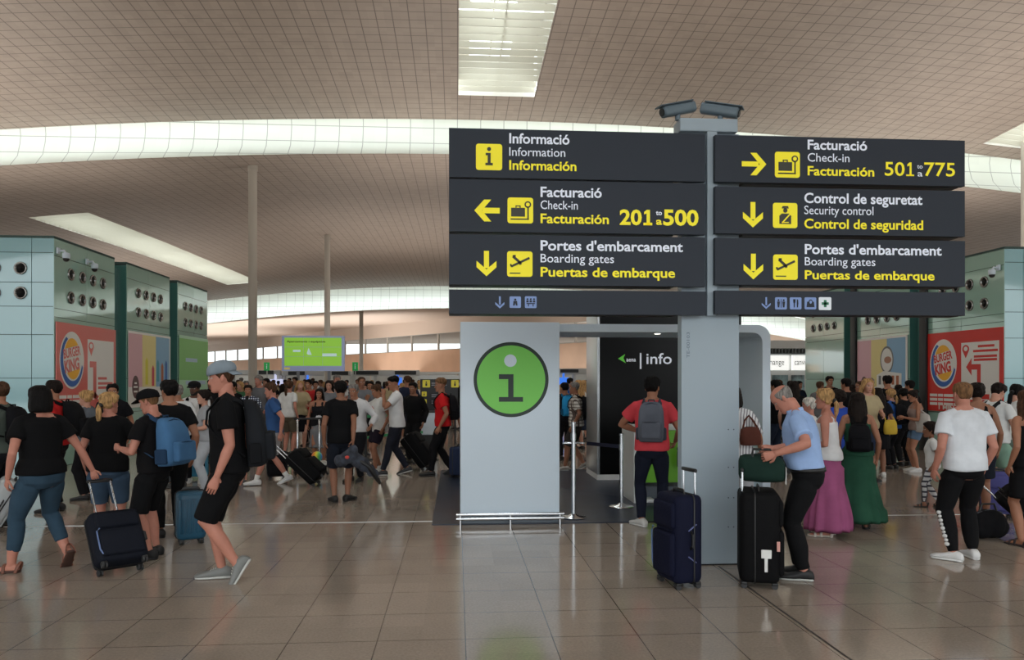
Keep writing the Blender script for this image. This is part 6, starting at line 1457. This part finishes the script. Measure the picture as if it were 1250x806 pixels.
b, B_ = who('dark haired woman in a long green dress with her back turned', 1047, 8.9, 481, 6, fem=True, skin='tan', hair=('long', 'dark', .30), top=('tank', (42, 82, 64), {'hem': .95, 'straight': .2}), bottom=('dress', (42, 82, 64), {'hem': .10, 'flare': .29, 'waist': 1.10, 'ruffle': True}), shoes=('sandal', (20, 20, 20), (20, 20, 20)), vox=.009)
backpack('small black rucksack on the woman in the long green dress', B_, (20, 20, 24), size=(.27, .15, .36), low=1.0, group=None)
who('woman with dark curly hair and a blue top left of the green dress', 1025, 10.2, 477, 30, fem=True, skin='tan', hair=('curly', 'dark'), top=('tee', (44, 72, 160)), bottom=('trousers', (40, 42, 50)), shoes=('shoe', (60, 60, 60), (90, 90, 90)), vox=.012)
b, B_ = who('long haired woman in a short black dress and white sneakers with a yellow bag', 1072, 13.6, 481, 15, h=1.56, fem=True, skin='olive', hair=('wavy', 'dark', .36), top=('tee', (20, 20, 24)), bottom=('skirt', (20, 20, 24), {'hem': .56, 'flare': .22}), shoes=('sneaker', (206, 206, 204), (214, 214, 212)), vox=.012)
tote('yellow shoulder bag on the long haired woman in the short black dress', B_.to_world(B_.at((.17, -.20, .86))), rad(10), (.26, .10, .24), (190, 160, 60), strap_to=B_.to_world(B_.at((.13, -.05, 1.44))))
b, B_ = who('blonde person in a blue t-shirt under the ice cream poster', 1089, 14.8, 476, 60, fem=True, skin='fair', hair=('lowpony', 'blonde'), top=('tee', (44, 84, 150)), bottom=('trousers', (22, 22, 26)), shoes=('shoe', (24, 24, 24), (40, 40, 40)), vox=.013)
backpack('black rucksack on the blonde person in blue under the ice cream poster', B_, (20, 20, 24), low=.98)
b, B_ = who('woman in a pale tank top and denim shorts reading a paper', 1118, 14.4, 477, 110, fem=True, skin='tan', hair=('bun', 'dark'), hpitch=14, top=('tank', (140, 120, 112)), bottom=('minishorts', (84, 106, 130), {'f': .50}), shoes=('sneaker', (200, 200, 200), (210, 210, 210)), arms=({'w': (-.04, .28, -.22), 'pole': (.6, -.4, -1)}, {'w': (-.04, .28, -.24), 'pole': (.6, -.4, -1)}), vox=.011)
tote('large pale tote bag on the shoulder of the woman in denim shorts', B_.to_world(B_.at((-.23, -.03, .86))), rad(100), (.42, .12, .34), (186, 182, 178), strap_to=B_.to_world(B_.at((-.14, -.01, 1.44))))
who('person in black beside the woman in the pale tank top', 1104, 15.4, 475, 40, skin='tan', hair=('curly', 'black'), top=('tee', (18, 18, 20)), bottom=('trousers', (18, 18, 20)), shoes=('shoe', (20, 20, 20), (40, 40, 40)), vox=.013)
who('little girl in a white t-shirt and patterned leggings walking left', 1138, 10.35, 521, 92, fem=True, headk=1.42, girth=.98, skin='olive', hair=('pony', 'dark', .18), top=('tee', (210, 210, 208), {'hem': .86}), bottom=('leggings', (0, 0, 0), {'m': pattern('leggings_print', (200, 200, 202), (60, 60, 70), .07, .026)}), shoes=('sandal', (20, 20, 20), (30, 30, 30)), feet=((-.09, .16, 4, 0), (.09, -.18, -4, 30)), vox=.012, arms=({'w': (.06, .03, -.5)}, {'w': (.07, .05, -.48)}))
b, B_ = who('stocky man in a white t-shirt and black joggers standing at the right', 1177, 7.3, 468, 30, skin='rosy', girth=1.0, hair=('crop', 'lightbrown'), top=('tee', (204, 208, 214), {'hem': .90}), bottom=('joggers', (16, 16, 18)), shoes=('shoe', (206, 206, 206), (214, 214, 212)), feet=((-.13, -.05, 42, 0), (.12, .06, -5, 0)), arms=({'w': (.07, .08, -.51), 'curl': .7}, {'w': (.06, .10, -.50)}), vox=.008)
mb = MB(); L = B_.legs[-1]; k = B_.p['h'] / 1.75
for i, t_ in enumerate(np.linspace(.05, .78, 9)):
    q = L['K'] + (L['A'] - L['K']) * t_; out = unit(np.array([-1, -.45, 0])); mb.ellipsoid((q + out * (.078 - .012 * t_)) * k, (.020, .020, .017) if i % 2 else (.024, .024, .02), nu=8, nv=6)
obj('leg_print', mb, mat('print_white', (200, 200, 200), .7), b, smooth=True)
who('woman in a black sleeveless top beside the stocky man in white', 1193, 9.3, 469, 8, fem=True, skin='olive', hair=('bun', 'dark'), top=('tank', (20, 20, 22), {'hem': .9}), bottom=('shorts', (30, 34, 44)), shoes=('sandal', (30, 30, 30), (30, 30, 30)), vox=.011)
b, B_ = who('dark haired man in a white t-shirt looking down under the burger poster', 1214, 10.5, 468, -35, skin='fair', hair=('short', 'dark'), hpitch=28, top=('tee', (204, 206, 206)), bottom=('shorts', (120, 150, 134)), shoes=('sneaker', (180, 180, 180), (200, 200, 200)), vox=.011, arms=({'w': (.06, .05, -.5)}, {'w': (-.02, .26, -.28), 'pole': (.6, -.4, -1)}))
backpack('black and grey rucksack on the man in white looking down', B_, (44, 46, 50), size=(.27, .14, .4), low=1.02)
who('dark haired woman in a white top at the far right', 1238, 11.2, 470, -30, fem=True, skin='fair', hair=('lowpony', 'black'), hpitch=16, top=('tee', (206, 208, 206)), bottom=('shorts', (120, 140, 132)), shoes=('sandal', (60, 60, 60), (60, 60, 60)), vox=.012)
t, grip = suitcase('black suitcase tilted at the right edge with pale handle rods', W(1266, 8.5), rad(60), (.42, .26, .52), (18, 18, 20), handle=.45, tilt=rad(46))
who('woman with long brown hair in a black dress cut by the right edge', 1257, 7.9, 478, 40, fem=True, skin='tan', hair=('wavy', 'brown', .40), top=('tank', (20, 20, 22)), bottom=('dress', (20, 20, 22), {'hem': .55, 'flare': .24, 'waist': 1.1}), shoes=('sandal', (40, 30, 30), (40, 30, 30)), vox=.009, arms=({'w': (.06, .05, -.5)}, {'w': (.07, .05, -.5)}))
suitcase('purple soft suitcase standing right of the stocky man in white', W(1216, 9.7), rad(-30), (.36, .24, .52), (84, 84, 140))
mb = MB(); mb.ellipsoid((0, 0, .16), (.20, .15, .16)); mb.ellipsoid((.08, .02, .12), (.16, .14, .12)); mb.ellipsoid((-.08, 0, .10), (.15, .13, .10)); v, f = remesh(mb, .014, it=3, wr=.006, ws=12); v[:, 2] = np.maximum(v[:, 2], .0)
t = thing('holdall', 'black holdall on the floor in front of the purple suitcase', 'bag', W(1206, 8.3)); obj('bag_body', MB().add(v, f), fabric((17, 17, 20)), t, smooth=True)
mb = MB(); mb.tube([(-.1, 0, .28), (-.07, 0, .37), (.07, 0, .37), (.1, 0, .28)], .012, n=8); obj('carry_handle', mb, M_black, t)
mb = MB(); mb.tube([(-.14, -.03, .28), (0, -.03, .315), (.14, -.03, .28)], .006, n=6); obj('zip', mb, mat('dark_screw'), t)

tx = W(378, 14.3); t = thing('luggage_trolley', 'pale luggage trolley with upright pole behind the tilted black suitcase', 'trolley', tx, rad(15))
mb = MB(); mb.rbox(-.32, .32, -.22, .22, .14, .19, r=.04); obj('deck', mb, M_gate, t, angle=30)
for x in (-.2, .2): mb = MB(); mb.tube([(x, .2, .16), (x, .24, .6), (x, .30, .98)], .018, n=8); obj('pole', mb, M_steel, t, angle=60)
mb = MB(); mb.tube([(-.26, .30, .98), (.26, .30, .98)], .022, n=10); obj('push_handle', mb, M_black, t, angle=60)
for x, y in ((-.26, -.16), (.26, -.16), (-.26, .16), (.26, .16)): mb = MB(); mb.cyl((x - .02, y, .07), (x + .02, y, .07), .07, n=14); mb.box(x - .03, x + .03, y - .01, y + .01, .07, .15); obj('wheel', mb, M_black, t, angle=40)
mr_ = mat('rainbow_ball', (200, 120, 60), .5); n_, l_, b_ = nodes_of(mr_); tc_ = n_.new('ShaderNodeTexCoord'); sp_ = n_.new('ShaderNodeSeparateXYZ'); ra_ = n_.new('ShaderNodeValToRGB'); ma_ = n_.new('ShaderNodeMapRange')
l_.new(tc_.outputs['Object'], sp_.inputs[0]); l_.new(sp_.outputs['X'], ma_.inputs[0]); ma_.inputs[1].default_value = -.1; ma_.inputs[2].default_value = .1; l_.new(ma_.outputs[0], ra_.inputs[0]); l_.new(ra_.outputs[0], b_.inputs['Base Color'])
ra_.color_ramp.elements[0].color = (.6, .03, .03, 1); ra_.color_ramp.elements[1].color = (.03, .15, .5, 1)
for q_, cc in ((.3, (.8, .3, .02, 1)), (.5, (.75, .65, .05, 1)), (.72, (.1, .5, .1, 1))): e_ = ra_.color_ramp.elements.new(q_); e_.color = cc
mb = MB(); mb.ellipsoid((0, 0, .1), (.1, .1, .1), nu=24, nv=16)
bl = obj('ball', mb, mr_, loc=(tx[0] + .14, tx[1] - .05, .19), smooth=True); tag(bl, 'small rainbow coloured ball resting on the luggage trolley', 'ball')

# --- the queue further back: six travellers built once, then copied with their own clothes colours
protos = []
for i, (fem, hair, bot) in enumerate(((False, ('short', 'black'), ('trousers', (1, 1, 1))), (True, ('long', 'dark', .3), ('jeans', (1, 1, 1))), (False, ('crop', 'brown'), ('longshorts', (1, 1, 1))), (True, ('lowpony', 'brown'), ('shorts', (1, 1, 1))), (True, ('wavy', 'blonde', .3), ('skirt', (1, 1, 1), {'hem': .5, 'flare': .23})), (False, ('short', 'grey'), ('trousers', (1, 1, 1))))):
    b, _ = person('x', dict(h=1.75 if not fem else 1.64, loc=(0, 0, 0), face=0, fem=fem, hair=hair, skin=('tan', 'fair', 'olive', 'rosy', 'fair', 'rosy')[i], top=('tee', (1, 1, 1)), bottom=bot, shoes=('shoe', (40, 40, 42), (90, 90, 90)), vox=.017, arms=({'w': (.08, .12, -.46)}, {'w': (.07, .05, -.5)}) if i % 2 else ({'w': (.0, .26, -.25), 'pole': (.6, -.4, -1)}, {'w': (.07, .08, -.48)})))
    protos.append(b)
TOPS = [('black', (18, 18, 20)), ('dark navy', (30, 36, 54)), ('white', (204, 204, 202)), ('grey', (104, 106, 110)), ('red', (164, 40, 40)), ('blue', (52, 90, 150)), ('beige', (170, 156, 124)), ('green', (60, 104, 74))]
BOTS = [(20, 20, 24), (40, 48, 66), (60, 62, 68), (86, 78, 66)]
def ladle(o, m):
    for i in range(len(o.material_slots)): o.material_slots[i].link = 'OBJECT'; o.material_slots[i].material = m
used = set(); rng = random.Random(11)
def stand(px, d, where, kind=None, top=None):
    pr = protos[kind if kind is not None else rng.choice((0, 0, 0, 1, 1, 2, 2, 3, 4, 5))]
    c = pr if pr.name not in used else copy_tree(pr)
    used.add(pr.name)
    c.location = W(px, d); c.rotation_euler = (0, 0, rad(rng.choice((0, 10, -20, 30, 60, 90, -70, 150, 180, 200)))); s_ = rng.uniform(.95, 1.05); c.scale = (s_, s_, s_)
    tn, tc = TOPS[top if top is not None else rng.choices(range(8), (34, 14, 16, 12, 6, 8, 6, 4))[0]]
    bc = rng.choice(BOTS)
    for ch in c.children:
        if ch.name.startswith('t_shirt'): ladle(ch, fabric(tc))
        elif not ch.name.startswith(('hair', 'shoe')): ladle(ch, fabric(bc))
    base = pr.name; hairs = {0: 'black haired man', 1: 'long dark haired woman', 2: 'brown haired man', 3: 'woman with brown ponytail', 4: 'long haired blonde woman', 5: 'grey haired man'}[protos.index(pr)]
    tag(c, 'distant %s in a %s top %s' % (hairs, tn, where), 'person', 'distant queue ' + where)
# columns of the photograph, nearest ranks first
def zone(px):
    for a, b, w in ((0, 300, 'left of the thick column'), (300, 345, 'between column and green screen'), (345, 425, 'below the green screen'), (425, 520, 'right of the green screen'), (520, 560, 'by the white i panel'), (560, 730, 'behind the barrier post'), (730, 1002, 'by the lit shop front'), (1002, 1060, 'by the plain right kiosk'), (1060, 1180, 'below the ice cream poster'), (1180, 1260, 'at the far right')):
        if a <= px < b: return w
for px, d, k, tp in ((317, 19, 5, 3), (326, 22, 0, 0), (352, 17.6, 3, 2), (366, 18.5, 4, 6), (378, 20, 0, 4), (402, 17.6, 1, 3), (411, 20.5, 5, 2), (441, 17.5, 2, 3), (452, 19, 0, 0), (498, 19, 2, 1), (262, 17, 2, 0), (270, 20, 3, 2), (285, 18, 0, 0), (294, 21, 4, 7)): stand(px, d, zone(px), k, tp)
for i in range(62):
    px = 256 + (i * 4.97 + rng.uniform(-2, 2)) % 304; d = 22.5 + (i * 7.3) % 21; stand(px, d, zone(px))
for px, d in ((686, 20), (695, 24), (707, 19), (713, 22), (716, 27)): stand(px, d, zone(px))
for px, d, k, tp in ((948, 15, 0, 0), (957, 16.5, 1, 0), (969, 14, 1, 0), (1000, 18, 2, 3), (1012, 20, 0, 0), (1034, 16, 0, 0), (1040, 19, 1, 5), (1052, 15.2, 2, 0), (1058, 13, 4, 6), (1063, 19.3, 5, 3), (1084, 17.0, 0, 0), (1097, 18.6, 1, 1), (1112, 16.4, 0, 0), (952, 22, 3, 3), (975, 24, 0, 1), (966, 21, 1, 2)): stand(px, d, zone(px), k, tp)
